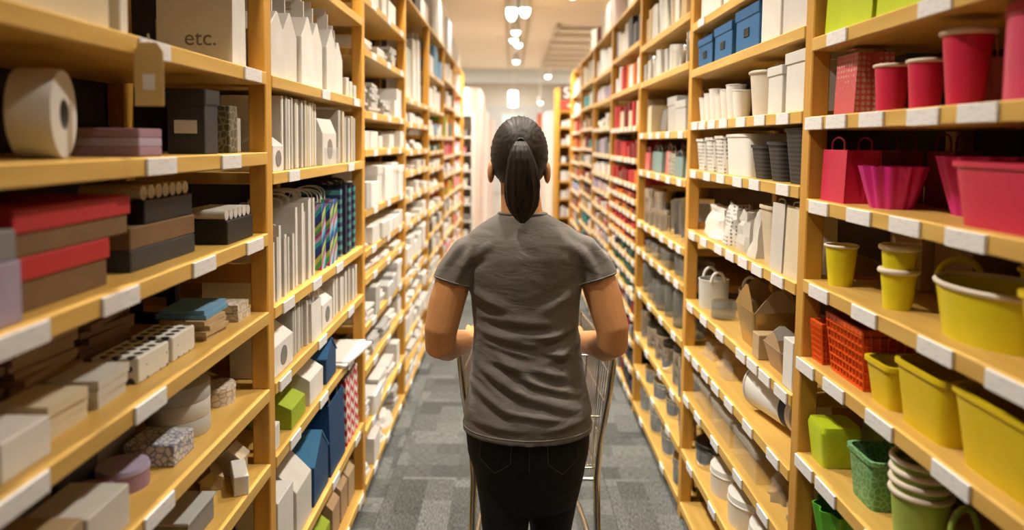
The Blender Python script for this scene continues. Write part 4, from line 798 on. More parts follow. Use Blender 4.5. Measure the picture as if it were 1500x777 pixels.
# ------------------------------------------------------------------ goods of the farther bays, laid out shelf by shelf
ORD = ['first', 'second', 'third', 'fourth', 'fifth', 'sixth', 'seventh', 'eighth', 'ninth', 'tenth', 'eleventh', 'twelfth', 'thirteenth', 'fourteenth', 'fifteenth', 'sixteenth', 'seventeenth', 'eighteenth', 'nineteenth', 'twentieth', 'next', 'next', 'next', 'next']
q2 = lambda x: round(x * 50) / 50
SEED = [100]
def fill(side, k, i, pal, gap=(.004, .03), start=None, end=None, din=(.002, .02), tagn=4, deep=False):
    y = (POSTY[side][k] + .012) if start is None else start; ye = (POSTY[side][k + 1] - PT - .01) if end is None else end
    g = zgap(side, k, i) - .012; n = 0; s = SG[side]; rz = FACE[side]
    bw = {6: 'last'}.get(k, ORD[k])
    while True:
        kind, desc, m, wr, dr, hr = random.choice(pal)
        w = q2(random.uniform(*wr)) or .02; d = q2(random.uniform(*dr)); h = max(.015, math.floor(g * random.uniform(*hr) * 100) / 100)
        if kind in ('tin', 'jar', 'pail'): d = w
        if y + w > ye: break
        di = random.uniform(*din); c = Vector((XF[side] + s * (di + d / 2), y + w / 2, ZS[side, k][i])); SEED[0] += 1
        nm = ORD[min(n, 23)]
        lab = '%s, %s along %s shelf from top, %s bay of %s rack' % (desc, nm, ORD[i - 1] if i else 'uppermost', bw, side)
        gr = 'goods on shelf %s of the %s %s bay' % (ORD[i - 1] if i else 'uppermost', bw, side)
        if kind == 'box': g_box('card_box', c, rz, w, d, h, m, lab, 'box', gr)
        elif kind == 'carton': g_box('upright_carton', c, rz, w * .9, d, h, m, lab, 'carton', gr)
        elif kind == 'lid': g_lidbox('lidded_box', c, rz, w, d, h, m, m, lab, 'box', gr, lid=.25)
        elif kind == 'pack': g_pack('paper_pack', c, rz, w * .92, d * .9, h, m, lab, 'paper pack', gr, n=max(3, min(9, int(h / .014))), jit=.09, seed=SEED[0] % 6)
        elif kind == 'bag': g_bag('paper_bag', c, rz, w, max(.02, d * .6), h, m, m, lab, 'bag', gr, hh=min(.05, h * .25))
        elif kind == 'gable': g_gable('gable_box', c, rz, w, d, h, m, lab, 'box', gr)
        elif kind == 'tin': g_tin('round_tin', c, rz, w / 2, h, m if not isinstance(m, tuple) else m[0], m if not isinstance(m, tuple) else m[1], lab, 'tin', gr)
        elif kind == 'jar': g_jar('glass_jar', c, rz, w / 2, h, m[0], m[1], lab, 'jar', gr)
        elif kind == 'pail': g_pail('pail', c, rz, w / 2, h, m, m, lab, 'pail', gr, rim=.003)
        elif kind == 'frame': g_frame('picture_frame', c, rz, w, h, m[0], m[1], lab, 'frame', gr)
        elif kind == 'cello': g_cello('clear_bag', c, rz, w, d, h, lab, 'bag', gr, seed=SEED[0] % 5, m=m)
        y += w + random.uniform(*gap); n += 1
    if tagn:
        ya, yb = POSTY[side][k], POSTY[side][k + 1] - PT
        tags(side, k, i, [ya + (yb - ya) * (j + .5) / tagn + random.uniform(-.03, .03) for j in range(tagn)], .08 if side == R else .09)
WB = ('box', 'white box', WHITE, (.10, .22), (.12, .24), (.4, .85)); OB = ('box', 'off-white box', OFFW, (.08, .2), (.12, .22), (.4, .9)); GB = ('box', 'pale grey box', PALE, (.08, .18), (.10, .2), (.4, .9))
WP = ('pack', 'white paper pack', WHITE, (.16, .3), (.18, .28), (.22, .5)); OP = ('pack', 'off-white paper pack', OFFW, (.16, .28), (.16, .26), (.2, .5)); GP = ('pack', 'grey paper pack', PALE, (.14, .26), (.14, .24), (.35, .75))
CB = ('cello', 'crinkled foil pack', STEEL, (.10, .2), (.1, .16), (.3, .7)); FB = ('cello', 'crinkled white pack', WHITE, (.12, .24), (.12, .2), (.3, .65)); WL = ('lid', 'white lidded box', WHITE, (.14, .24), (.14, .22), (.5, .95))
WG = ('bag', 'white paper bag', WHITE, (.12, .22), (.1, .18), (.7, 1)); SJ = ('jar', 'smoky glass jar', (SMOKE, None), (.06, .12), (.1, .1), (.5, .95)); ST = ('tin', 'silver tin', STEEL, (.08, .14), (.1, .1), (.4, .9))
# third left bay
for i, p in ((1, [FB, WB]), (2, [GP, WP]), (3, [WB, WP, GP]), (4, [WB, CB]), (5, [WB, GB, WL]), (6, [WB, OB, FB]), (7, [WP, OP, WP]), (8, [WL, GB, WP]), (9, [GP, WG, WP]), (10, [WB, WP]), (11, [WB, FB, GP])):
    fill(L, 2, i, p, tagn=3, din=(-.012, .008) if i > 4 else (.0, .02))
tags(L, 2, 0, [], .09)
for i, p in ((1, [WG, ('bag', 'tall pale green bag', card('pale_green_card', (.55, .60, .54)), (.2, .3), (.16, .2), (.55, .8))]), (2, [WB]), (3, [FB, CB]), (4, [OB, WP]), (5, [WB, FB]), (6, [WP, WB]), (7, [WL, WB]), (8, [WP, OP]), (9, [WB, WP]), (10, [WB, WL]), (11, [WP, FB]), (12, [WP, WB])):
    fill(L, 3, i, p, tagn=3, din=(-.012, .008) if i > 4 else (.0, .02))
def colr(desc, m, kind='carton', w=(.09, .17), d=(.12, .2), h=(.5, .84)): return (kind, desc, m, w, d, h)
for i, p in ((1, [WB, colr('sky blue box', SKY, 'box', (.12, .2))]), (2, [WL, WB]), (3, [WB, colr('sky blue box', SKY, 'box', (.12, .2))]), (4, [colr('dark green box', DGREEN, 'box', (.12, .2)), GB]), (5, [WB]), (6, [FB, OB]), (7, [WB, FB]), (8, [colr('black box', BLACK, 'box', (.08, .14)), OB]), (9, [colr('black box', BLACK, 'box', (.08, .14)), OB, GB]), (10, [WB, OB]), (11, [WB, OB]), (12, [WP])):
    fill(L, 4, i, p, tagn=3)
MC = [colr('red carton', RED), colr('yellow carton', YEL), colr('teal carton', TEAL), colr('purple carton', LILAC), colr('orange carton', ORANGE), colr('pink carton', PINK), colr('green carton', GREEN), colr('white carton', WHITE)]
for i in range(1, 12): fill(L, 5, i, {1: [OB, WB], 2: [WB, colr('black box', BLACK, 'box', (.08, .14))], 3: MC, 4: [MC[0], MC[5], MC[0]], 5: [MC[3], WB], 6: [MC[4], MC[6], MC[1]], 7: [OB, colr('black box', BLACK, 'box', (.08, .14))], 8: [OB, WB]}.get(i, [OB, WB, MC[5]]), tagn=4)
for i in range(1, 12): fill(L, 6, i, {1: [WB, OB], 2: [WB, PINK and colr('pink carton', PINK)], 3: [OB, WB]}.get(i, [MC[7], MC[0], MC[5], OB, colr('sky blue carton', SKY), WB]), tagn=4)
# third right bay: tins, frames and glass
fill(R, 2, 1, [('carton', 'pale tall carton', OFFW, (.06, .11), (.1, .16), (.5, .8)), ('pail', 'frosted vase', FROST, (.08, .12), (.1, .1), (.6, .9)), ('carton', 'tan tall carton', TAN, (.06, .1), (.1, .15), (.5, .8))], tagn=0)
fill(R, 2, 2, [ST, ('carton', 'silver grey carton', PALE, (.04, .07), (.08, .12), (.6, .98)), ('tin', 'white pillar candle', (OFFW, OFFW), (.06, .08), (.1, .1), (.6, .9))], tagn=0)
fill(R, 2, 3, [('lid', 'grey display box', PALE, (.14, .2), (.12, .16), (.6, .78)), ('frame', 'silver frame', (STEEL, GREY), (.12, .18), (.1, .1), (.6, .8)), ('box', 'beige box', CREAM, (.1, .14), (.12, .16), (.5, .7))], din=(.03, .05), tagn=5)
for j, y in enumerate((3.30, 3.62, 3.9)):
    rb = thing('ribbon_bow', 'small red bow at the back of the frame shelf, %s from near' % ORD[j], 'bow', (XF[R] + .30, y, 1.634)); obj('loops', MB().ell((-.03, 0, .10), (.035, .02, .025)).ell((.03, 0, .10), (.035, .02, .025)).mesh('loops', 60), RED, rb); obj('stem', MB().box(-.02, .02, -.02, .02, 0, .09).mesh('stem'), DRED, rb)
fill(R, 2, 4, [('bag', 'teal grey bag', card('teal_grey_card', (.22, .32, .31)), (.12, .18), (.1, .14), (.8, 1)), ('bag', 'red patterned bag', PINKP, (.1, .16), (.1, .14), (.8, 1)), ('bag', 'damask print bag', GRPRINT, (.14, .2), (.1, .14), (.85, 1)), ('bag', 'white bag', WHITE, (.12, .16), (.1, .14), (.85, 1))], tagn=5)
for j, (y, x, rz_, w0, h0) in enumerate(((3.13, .10, PI - .55, .15, .20), (3.27, .09, PI - .65, .13, .185), (3.40, .10, PI - .5, .12, .17))):
    g_frame('picture_frame', Vector((XF[R] + x, y, 1.142)), rz_, w0, h0, STEEL, GREY, 'tall silver frame angled towards the aisle, %s from the near end' % ORD[j], 'frame', 'silver frames', lean=-.12)
tags(R, 2, 5, [3.05, 3.2, 3.4, 3.6, 3.8, 4.0], .08)
fill(R, 2, 5, [ST, ('box', 'tan box', TAN, (.1, .14), (.1, .14), (.3, .5))], start=3.50, tagn=0, gap=(.02, .06))
fill(R, 2, 6, [('lid', 'smoky clear box', SMOKE, (.14, .2), (.12, .16), (.6, .9)), SJ, ('box', 'grey box', GREY, (.1, .14), (.1, .14), (.5, .8))], tagn=6, gap=(.02, .08))
fill(R, 2, 7, [('jar', 'tall clear glass vase', (SMOKE, None), (.1, .14), (.1, .1), (.75, .98)), SJ], tagn=4, gap=(.02, .10))
fill(R, 2, 8, [ST, ('jar', 'steel clip canister', (STEEL, DTIN), (.12, .16), (.1, .1), (.6, .85))], tagn=4, gap=(.02, .09))
fill(R, 2, 9, [('tin', 'wide silver tin', STEEL, (.16, .2), (.1, .1), (.5, .8))], tagn=3, gap=(.02, .09))
fill(R, 2, 10, [('tin', 'large silver tin', STEEL, (.2, .26), (.1, .1), (.65, .9))], tagn=2, gap=(.03, .08))
# fourth right bay: red boxes in rows
RD = [colr('red carton', RED), colr('dark red carton', DRED), colr('red brown carton', BROWN), colr('orange carton', ORANGE), colr('red carton', RED)]
RD = [(a, b, c, (.06, .11), e, f) for a, b, c, d, e, f in RD]
for i in range(1, 17):
    fill(R, 3, i, {1: [colr('dark brown carton', CHAR, h=(.6, .9)), colr('pale carton', OFFW, h=(.6, .9))], 2: [colr('white carton', WHITE, h=(.5, .9)), colr('orange carton', ORANGE), colr('red carton', RED)], 3: RD[:2] + [colr('cream carton', CREAM)], 4: [RD[0], RD[1]], 5: RD, 6: [colr('maroon box', DRED, 'box', (.08, .14)), RD[3]], 7: RD, 8: [RD[1], RD[4]], 9: [RD[1], RD[3]],
                   10: [colr('dark green box', DGREEN, 'box', (.08, .12)), colr('navy box', NAVY, 'box', (.08, .12)), colr('white box', WHITE, 'box', (.08, .14), h=(.3, .6))], 11: [colr('navy box', NAVY, 'box', (.08, .12)), colr('dark green box', DGREEN, 'box', (.08, .12))], 12: [colr('dark green box', DGREEN, 'box', (.08, .12)), colr('white box', WHITE, 'box', (.1, .16), h=(.2, .5))]}.get(i, [colr('black carton', BLACK), colr('navy carton', NAVY), colr('dark red carton', DRED), colr('grey carton', GREY)]), gap=(.004, .02), tagn=7 if i > 2 else 0)
LC = [colr('lilac carton', LILAC, 'box', (.1, .16)), colr('white carton', WHITE, 'box', (.1, .16)), colr('pale pink carton', card('pale_pink_card', (.62, .48, .45)), 'box', (.1, .16)), colr('grey carton', GREY, 'box', (.08, .14))]
for i in range(1, 14): fill(R, 4, i, {1: LC[1:3], 2: LC[:2], 3: [WP, LC[1], FB], 4: [LC[3], LC[0]], 5: [LC[1], LC[2]]}.get(i, LC + [colr('brown carton', BROWN), colr('red carton', RED)]), tagn=5 if i > 2 else 0)
DC = [colr('dark carton', CHAR), colr('teal carton', TEAL), colr('dark red carton', DRED), colr('tan carton', TAN), colr('white carton', WHITE), colr('brown carton', BROWN)]
for i in range(1, 14): fill(R, 5, i, {1: [colr('pale green carton', MATS['pale_green_card']), colr('tan carton', TAN)], 2: [colr('white carton', WHITE), DC[1]]}.get(i, DC), tagn=5 if i > 2 else 0)
for i in range(1, 13): fill(R, 6, i, {1: [OB, WB], 2: [WB, colr('sky blue carton', SKY)], 4: [colr('orange carton', ORANGE), RD[1]], 7: [colr('sky blue carton', SKY), LC[0]]}.get(i, DC + [colr('orange carton', ORANGE), colr('red carton', RED)]), tagn=5)
# goods on top of the racks
def topbox(name, side, y0, y1, din, d, h, m, lab, cat='box', kind='box'):
    c, w_, d_, _ = span(side, 0, 0, y0, y1, din, d, None, z=2.43)
    if kind == 'box': return g_box(name, c, FACE[side], w_, d_, h, m, lab, cat)
    if kind == 'bag': return g_bag(name, c, FACE[side], w_, d_, h, m, m, lab, cat, hh=.05)
    return g_tin(name, c, FACE[side], w_ / 2, h, m, m, lab, cat, asp=1)
topbox('carton', L, 3.6, 4.6, .02, .36, .42, WHITE, 'very large white carton on top of the left rack')
topbox('carton', L, 4.75, 5.05, .02, .25, .13, BLACK, 'black box on top of the left rack behind the large carton')
topbox('carton', L, 5.15, 5.6, .03, .25, .17, WHITE, 'white box on top of the left rack beyond the black box')
topbox('carton', L, 5.75, 6.15, .02, .25, .30, PALE, 'grey box on top of the left rack')
topbox('carton', L, 6.3, 6.9, .02, .3, .38, WHITE, 'tall white carton on top of the left rack')
topbox('carton', L, 7.05, 7.6, .02, .3, .36, card('pale_blue_card', (.55, .60, .70)), 'pale blue carton on top of the left rack')
topbox('carton', L, 7.8, 8.7, .02, .3, .25, OFFW, 'off-white carton at the far end on the left rack')
topbox('carton', R, 4.05, 4.35, .02, .25, .18, WHITE, 'white box on top of the right rack, nearest')
topbox('carton', R, 4.45, 4.75, .02, .25, .16, MATS['pale_green_card'], 'pale green box on top of the right rack')
topbox('carton', R, 4.9, 5.5, .02, .3, .26, MATS['pale_pink_card'], 'pale pink carton on top of the right rack')
topbox('carton', R, 5.6, 6.15, .02, .3, .24, OFFW, 'off-white carton on top of the right rack beside the pink one')
topbox('carton', R, 6.3, 6.5, .02, .2, .16, DRED, 'dark red box on top of the right rack')
topbox('canister', R, 6.95, 7.15, .03, .2, .24, MATS['pale_green_card'], 'pale green bottle-like canister on top of the right rack', 'canister', 'tin')

# ------------------------------------------------------------------ beyond the racks
PINKW = mat('pale_pink_laminate', (.72, .58, .52), .5); WLAM = mat('white_laminate', (.78, .75, .70), .5); REDP = mat('coral_red_panel', (.72, .10, .10), .5)
def gondola(x0, x1, y0, y1, top, m, shelves, lab, goods=(), seed=1, back=True):
    """a shelf unit that turns its open front to the aisle end (towards -Y)"""
    t = thing('display_shelf', lab, 'display shelf', ((x0 + x1) / 2, y0, 0)); w = x1 - x0; d = y1 - y0; rr = random.Random(seed); sp = .03 if m is W_POST else .012
    for s in (-1, 1): obj('side_panel', MB().box(-sp, sp, 0, d, 0, top).mesh('side_panel', bevel=.002), m, t, (s * (w / 2 - sp), 0, 0))
    obj('back_panel', MB().box(-w / 2 + 2 * sp + .002, w / 2 - 2 * sp - .002, d - .02, d, .02, top).mesh('back_panel'), m, t)
    for z in shelves: obj('shelf', cached(('gsh',) + rn(w, d), lambda: MB().box(-w / 2 + 2 * sp + .002, w / 2 - 2 * sp - .002, .002, d - .022, -.025, 0).mesh('shelf', bevel=.002)), m, t, (0, 0, z))
    n = 0
    for zi, z in enumerate(shelves[:-1]):
        n = 0; x = x0 + .03 + 2 * sp
        while goods and x < x1 - .09:
            ww = rr.choice((.08, .06, .1)); mm, ds = rr.choice(goods)
            if x + ww > x1 - .01 - 2 * sp: break
            g_box('card_box', Vector((x + ww / 2, y0 + .085, z)), PI, ww, .15, rr.choice((.10, .13, .08)), mm, '%s, %s from left, %s level from the floor, %s' % (ds, ORD[min(n, 19)], ORD[zi], lab.split(',')[0]), 'box', 'goods on the ' + lab.split(',')[0]); n += 1; x += ww + .012
    return t
gondola(-.93, -.51, 9.35, 9.75, 1.95, WLAM, [.1, .32, .54, .76, .98, 1.2, 1.42, 1.64, 1.93], 'low white end shelf, beyond the left rack', [(OFFW, 'pale box'), (GREY, 'grey box'), (PINK, 'pink box'), (WHITE, 'white box')], 3)
pn = tag(slab('tall_panel', -.95, -.49, 10.6, 12.4, 0, 2.36, PINKW, bevel=.004), 'tall pale pink partition beyond the left rack', 'partition')
slab('light_strip', -.72, -.655, 10.55, 10.598, 1.9, 2.36, mat('lit_white_panel', (1, 1, 1), .5, emit=(1, .93, .84), estr=1.2), pn)
rs = thing('red_display_stand', 'narrow coral red display stand beyond the pale pink partition', 'display stand', (-.545, 12.9, 0))
obj('post', MB().box(-.035, .035, -.1, .1, 0, 2.3).mesh('post', bevel=.003), REDP, rs)
for i in range(9): obj('bracket', cached('rbr', lambda: MB().box(-.06, .06, -.14, .14, 0, .02).mesh('bracket')), PINKW, rs, (0, 0, .2 + i * .23))
tag(slab('tall_panel', -.72, -.50, 13.6, 14.8, 0, 2.15, WLAM, bevel=.004), 'white partition behind the coral red stand', 'partition')
tag(slab('tall_panel', -.62, -.42, 15.4, 16.6, 0, 2.05, PINKW, bevel=.004), 'far pale pink partition near the lantern', 'partition')
gondola(.565, 1.05, 9.6, 10.0, 2.30, W_POST, [.1, .34, .58, .82, 1.06, 1.30, 1.54, 1.78, 2.0, 2.28], 'pine end shelf, beyond the right rack', [(WHITE, 'white box'), (WHITE, 'white box'), (CHAR, 'dark box'), (OFFW, 'pale box')], 5)
sg = thing('shop_sign', 'brown and red shop sign with a white letter S', 'sign', (.715, 9.585, 2.01), PI)
obj('board', MB().box(-.09, .09, -.006, .006, .12, .32).mesh('board'), mat('brown_sign', (.10, .06, .04), .5), sg); obj('board', MB().box(-.09, .09, -.006, .006, 0, .12).mesh('board'), mat('red_sign', (.55, .05, .03), .5), sg)
obj('lettering', text_me('S', .20, .001), WHITE, sg, (.0, .008, .22), (PI / 2, 0, PI)); obj('mark', MB().prism([(.022 * math.cos(2 * PI * i / 20), .022 * math.sin(2 * PI * i / 20)) for i in range(20)], 'y', 0, .002).mesh('mark'), CREAM, sg, (-.03, .006, .055))
tag(slab('tall_panel', .52, .72, 11.2, 12.8, 0, 2.05, WLAM, bevel=.004), 'pale partition left of the pine end shelf', 'partition')
bn = thing('banner', 'orange red banner hanging beyond the right racks', 'banner', (.52, 13.63, .9)); obj('cloth', MB().box(-.06, .06, -.01, .01, 0, 1.22).mesh('cloth'), mat('orange_red_banner', (.70, .20, .10), .6), bn); obj('cord', MB().tube([(0, 0, 1.22), (0, 0, CEIL - .9)], .006, 6).mesh('cord'), LAMPW, bn)
tag(slab('tall_panel', .40, .62, 14.4, 15.6, 0, 1.95, PINKW, bevel=.004), 'pale pink partition behind the orange red banner', 'partition')
kiosk = thing('glass_kiosk', 'pale blue glass kiosk at the far end of the store', 'kiosk', (.0, 17.9, 0))
obj('body', MB().box(-.27, .27, -.2, .2, 0, 2.25).mesh('body', bevel=.01), mat('pale_blue_glass', (.55, .75, .76), .25, emit=(.75, .95, .95), estr=.35), kiosk); obj('cap', MB().box(-.30, .30, -.23, .23, 2.25, 2.30).mesh('cap'), WLAM, kiosk)
for i in range(5): obj('mullion', cached('mul', lambda: MB().box(-.008, .008, -.215, -.2, .02, 2.24).mesh('mullion')), WLAM, kiosk, (-.26 + i * .13, 0, 0))
wn = struct(slab('window_1', -2.4, 2.4, Y1 - .03, Y1 - .005, .1, 2.6, mat('bright_shopfront', (.5, .48, .45), .4, emit=(1, .96, .88), estr=.12)))
for i in range(7): obj('window_frame', cached('wfr', lambda: MB().box(-.03, .03, -.04, 0, .1, 2.6).mesh('window_frame')), WLAM, wn, Vector((-2.4 + .8 * i, Y1 - .03, 0)) - wn.location)

# ------------------------------------------------------------------ the person
def remesh(mb, voxel, smooth=4, name='body'):
    me = mb.mesh(name); o = bpy.data.objects.new('tmp', me); COL.objects.link(o)
    r = o.modifiers.new('r', 'REMESH'); r.mode = 'VOXEL'; r.voxel_size = voxel
    s = o.modifiers.new('s', 'SMOOTH'); s.iterations = smooth; s.factor = .5
    dg = bpy.context.evaluated_depsgraph_get(); out = bpy.data.meshes.new_from_object(o.evaluated_get(dg)); bpy.data.objects.remove(o)
    out.name = name; out.polygons.foreach_set('use_smooth', [True] * len(out.polygons))
    out.materials.clear(); out.materials.append(None); return out
SKIN = mat('skin', (.60, .285, .115), .46, noise=.08, nscale=25, bump=.05, bscale=300)
b_ = nodes_of(SKIN)[2]; b_.inputs['Subsurface Weight'].default_value = .12; b_.inputs['Subsurface Radius'].default_value = (.02, .008, .004); b_.inputs['Subsurface Scale'].default_value = .3
SHIRT = mat('grey_jersey', (.150, .132, .118), .78, noise=.07, nscale=18, bump=.10, bscale=420, sheen=.15, spec=.25)
DENIM = mat('dark_denim', (.0105, .0105, .013), .72, noise=.3, nscale=60, bump=.3, bscale=500, spec=.3)
HAIR = mat('dark_hair', (.034, .021, .014), .52, spec=.3, noise=.35, nscale=4.5, stretch=(45, 45, 1.6), col2=(.006, .0045, .004), bump=.35, bscale=6)
CX = .040
PX, PY_ = .045, 1.945
person = thing('person', 'person seen from behind with dark ponytail, grey T-shirt and dark jeans, pushing a cart', 'person', (PX, PY_, 0))
def child(name, me, m, parent=person):
    o = obj(name, me, m, parent); o.location = (-parent.location) if parent is person else (0, 0, 0); return o
TORSO = [(.79, .180, .134, .050, 1.938), (.86, .174, .130, .050, 1.940), (.93, .160, .117, .048, 1.946), (1.0, .152, .106, .046, 1.95), (1.075, .145, .100, .043, 1.95), (1.15, .151, .105, .040, 1.952), (1.22, .162, .109, .038, 1.95), (1.275, .166, .104, .038, 1.945), (1.308, .166, .092, .038, 1.943), (1.332, .150, .079, .037, 1.944), (1.352, .124, .069, .035, 1.946), (1.370, .092, .063, .032, 1.948), (1.386, .064, .057, .030, 1.950)]
ARM = {-1: [(-.06, 1.942, 1.295, .045), (-.118, 1.942, 1.270, .046), (-.153, 1.94, 1.215, .049), (-.174, 1.93, 1.14, .049), (-.189, 1.915, 1.065, .045), (-.190, 1.915, 1.028, .043), (-.176, 1.965, 1.010, .043), (-.150, 2.05, .995, .037), (-.122, 2.13, .983, .028), (-.108, 2.175, .982, .026)],
       1: [(.13, 1.942, 1.302, .045), (.194, 1.942, 1.278, .046), (.230, 1.94, 1.23, .049), (.256, 1.93, 1.15, .049), (.276, 1.915, 1.075, .045), (.278, 1.915, 1.036, .043), (.264, 1.965, 1.014, .043), (.238, 2.05, .997, .037), (.208, 2.13, .983, .028), (.194, 2.175, .982, .026)]}
HX = {-1: -.100, 1: .186}
bd = MB()
bd.loft([(a - .014, b - .014, z, x, y) for z, a, b, x, y in TORSO[2:]], 32)
bd.loft([(.10, .085, .60, .057, 1.95), (.145, .10, .70, .053, 1.948), (.155, .105, .80, .05, 1.947), (.150, .10, .93, .048, 1.948)], 32)
bd.tube([(.030, 1.945, 1.33), (.026, 1.948, 1.40), (.020, 1.955, 1.47), (.019, 1.965, 1.52)], [.066, .056, .052, .055], 20)
bd.ell((.019, 1.960, 1.548), (.073, .092, .095), 24, 16); bd.ell((.019, 1.995, 1.492), (.061, .060, .054), 20, 12); bd.ell((.019, 2.028, 1.458), (.030, .026, .022)); bd.ell((.019, 2.060, 1.524), (.012, .017, .020)); bd.ell((.019, 2.046, 1.483), (.021, .011, .0085)); bd.ell((.019, 2.035, 1.575), (.045, .018, .02))
for s in (-1, 1):
    bd.ell((.019 + s * .077, 1.956, 1.496), (.010, .019, .031)); bd.tube([p[:3] for p in ARM[s]], [p[3] for p in ARM[s]], 18)
    hx = HX[s]
    bd.tube([(ARM[s][-1][0], 2.165, .982), (hx, 2.195, .990), (hx, 2.222, .993)], [.026, .034, .030], 14, flat=.45); bd.box(hx - .040, hx + .040, 2.180, 2.222, .981, 1.000)
    for j in range(4):
        x = hx + s * (.033 - .022 * j); L_ = (.86, 1.0, 1.06, .98)[j]          # little finger outside, index inside
        bd.tube([(x, 2.208, .991), (x, 2.236, .992), (x, 2.236 + .017 * L_, .974), (x, 2.236 + .012 * L_, .974 - .022 * L_), (x, 2.232 - .008 * L_, .974 - .030 * L_)], [.0095, .009, .0085, .008, .0065], 8)
    bd.tube([(hx - s * .030, 2.175, .983), (hx - s * .046, 2.195, .966), (hx - s * .048, 2.212, .948), (hx - s * .040, 2.232, .940)], [.012, .0105, .0095, .0075], 8)
    lx = .057 + s * .066; ly = 1.955 + s * .04
    bd.tube([(lx, 1.95, .78), (lx, (1.95 + ly) / 2, .62), (lx, ly + .015, .46), (lx, ly - .01, .30), (lx, ly, .09), (lx, ly, .06)], [.07, .060, .047, .045, .034, .036], 16); bd.tube([(lx, ly - .03, .035), (lx, ly + .06, .035), (lx, ly + .13, .025)], [.03, .034, .022], 12)
child('body', remesh(bd, .0042, 3, 'body'), SKIN)
# T-shirt: back, sleeves, drag folds
sh = MB(); sh.loft([(a, b, z, x, y) for z, a, b, x, y in TORSO], 48)
for s in (-1, 1):
    P = ARM[s]; d0 = Vector(P[2][:3]) ; d1 = Vector(P[3][:3]); e = d0.lerp(d1, .30)
    sh.tube([P[0][:3], P[1][:3], tuple(d0), tuple(e)], [.050, .052, .0545, .0570], 28)
for s in (-1, 1): sh.ell((.04 + s * .062, 2.022, 1.205), (.058, .050, .056), 18, 12)
shirt_me = remesh(sh, .0052, 7, 't_shirt')
FOLD = [((-.09, .985), (.06, .905), .010, .016), ((-.05, 1.03), (.09, .93), .008, .014), ((-.10, .93), (.02, .865), .009, .016), ((.02, .93), (.19, .865), .006, .014), ((-.085, 1.075), (.08, 1.045), .009, .014), ((-.07, 1.115), (.12, 1.10), .007, .013), ((.06, 1.055), (.17, 1.085), .008, .013), ((.09, 1.00), (.19, 1.04), .007, .013), ((-.11, 1.18), (.0, 1.135), .007, .016), ((.19, 1.20), (.08, 1.13), .007, .016),
        ((-.12, 1.25), (-.06, 1.31), .006, .014), ((.20, 1.27), (.13, 1.33), .006, .014), ((-.15, 1.20), (-.10, 1.30), .007, .012), ((.23, 1.22), (.18, 1.32), .007, .012), ((-.18, 1.24), (-.13, 1.31), .005, .010), ((.26, 1.26), (.21, 1.32), .005, .010), ((.10, .83), (.22, .845), .006, .012), ((-.11, .84), (.05, .83), .005, .012), ((.04, .99), (.16, .955), .008, .014), ((-.06, 1.0), (.03, .985), .007, .009), ((.0, 1.07), (.15, 1.065), .005, .008), ((-.08, 1.05), (.06, 1.015), .006, .009), ((-.10, .96), (.0, .90), .006, .009), ((.03, .96), (.18, .91), .006, .009), ((-.02, .88), (.16, .85), .005, .009), ((.08, 1.03), (.18, 1.005), .006, .009)]
co = np.empty(len(shirt_me.vertices) * 3); shirt_me.vertices.foreach_get('co', co); co = co.reshape(-1, 3)
no = np.empty(len(shirt_me.vertices) * 3); shirt_me.vertices.foreach_get('normal', no); no = no.reshape(-1, 3)
dsp = np.zeros(len(co)); P2 = co[:, [0, 2]]
for a, b, amp, wd in FOLD:
    a = np.array(a); b = np.array(b); ab = b - a; t = np.clip(((P2 - a) @ ab) / (ab @ ab), 0, 1); off = P2 - (a + t[:, None] * ab)
    nn = np.array((-ab[1], ab[0])) / np.hypot(*ab); sd = off @ nn; dist = np.hypot(off[:, 0], off[:, 1]); fade = np.sin(np.pi * np.clip(t, .04, .96)) ** .6
    dsp += amp * fade * (np.exp(-(dist / wd) ** 2) - .7 * np.exp(-(np.hypot(sd + wd * 1.35, dist - np.abs(sd)) / wd) ** 2))
dsp *= 1.25; dsp *= np.clip((co[:, 1] * -1 + 1.99) / .06, .15, 1)
co = co + no * dsp[:, None]; shirt_me.vertices.foreach_set('co', co.ravel()); shirt_me.update()
N, Lk, b_ = nodes_of(SHIRT); tc = N.new('ShaderNodeTexCoord'); mp = N.new('ShaderNodeMapping'); mp.inputs['Scale'].default_value = (1, 1, 2.4); mp.inputs['Rotation'].default_value = (0, .35, 0); Lk.new(tc.outputs['Object'], mp.inputs[0])
nz = N.new('ShaderNodeTexNoise'); nz.inputs['Scale'].default_value = 13; nz.inputs['Detail'].default_value = 3; nz.inputs['Distortion'].default_value = .6; Lk.new(mp.outputs[0], nz.inputs['Vector'])
bp = N.new('ShaderNodeBump'); bp.inputs['Strength'].default_value = .45; bp.inputs['Distance'].default_value = .012; Lk.new(nz.outputs['Fac'], bp.inputs['Height']); ob_ = b_.inputs['Normal'].links[0].from_socket; Lk.new(ob_, bp.inputs['Normal']); Lk.new(bp.outputs[0], b_.inputs['Normal'])
shirt = child('t_shirt', shirt_me, SHIRT)
bvh = BVHTree.FromPolygons([Vector(v) for v in co], [tuple(p.vertices) for p in shirt_me.polygons])
def ring_on(center, nrm, r, bv, n=40, off=.001):
    c = Vector(center); nn = Vector(nrm).normalized(); x = nn.orthogonal().normalized(); y = nn.cross(x); pts = []
    for i in range(n):
        d = x * math.cos(2 * PI * i / n) + y * math.sin(2 * PI * i / n); h = bv.ray_cast(c + d * r, -d, r)
        if h[0] is not None: pts.append(h[0] + d * off)
    return pts
STITCH = mat('pale_grey_stitch', (.30, .28, .26), .7)
for z, rr, nm in ((.806, .3, 'hem_stitch'),):
    p = ring_on((.05, 1.945, z), (0, 0, 1), .4, bvh, 60, .0006)
    child(nm, MB().tube(p, .0012, 5, True).mesh(nm, 60), STITCH, shirt)
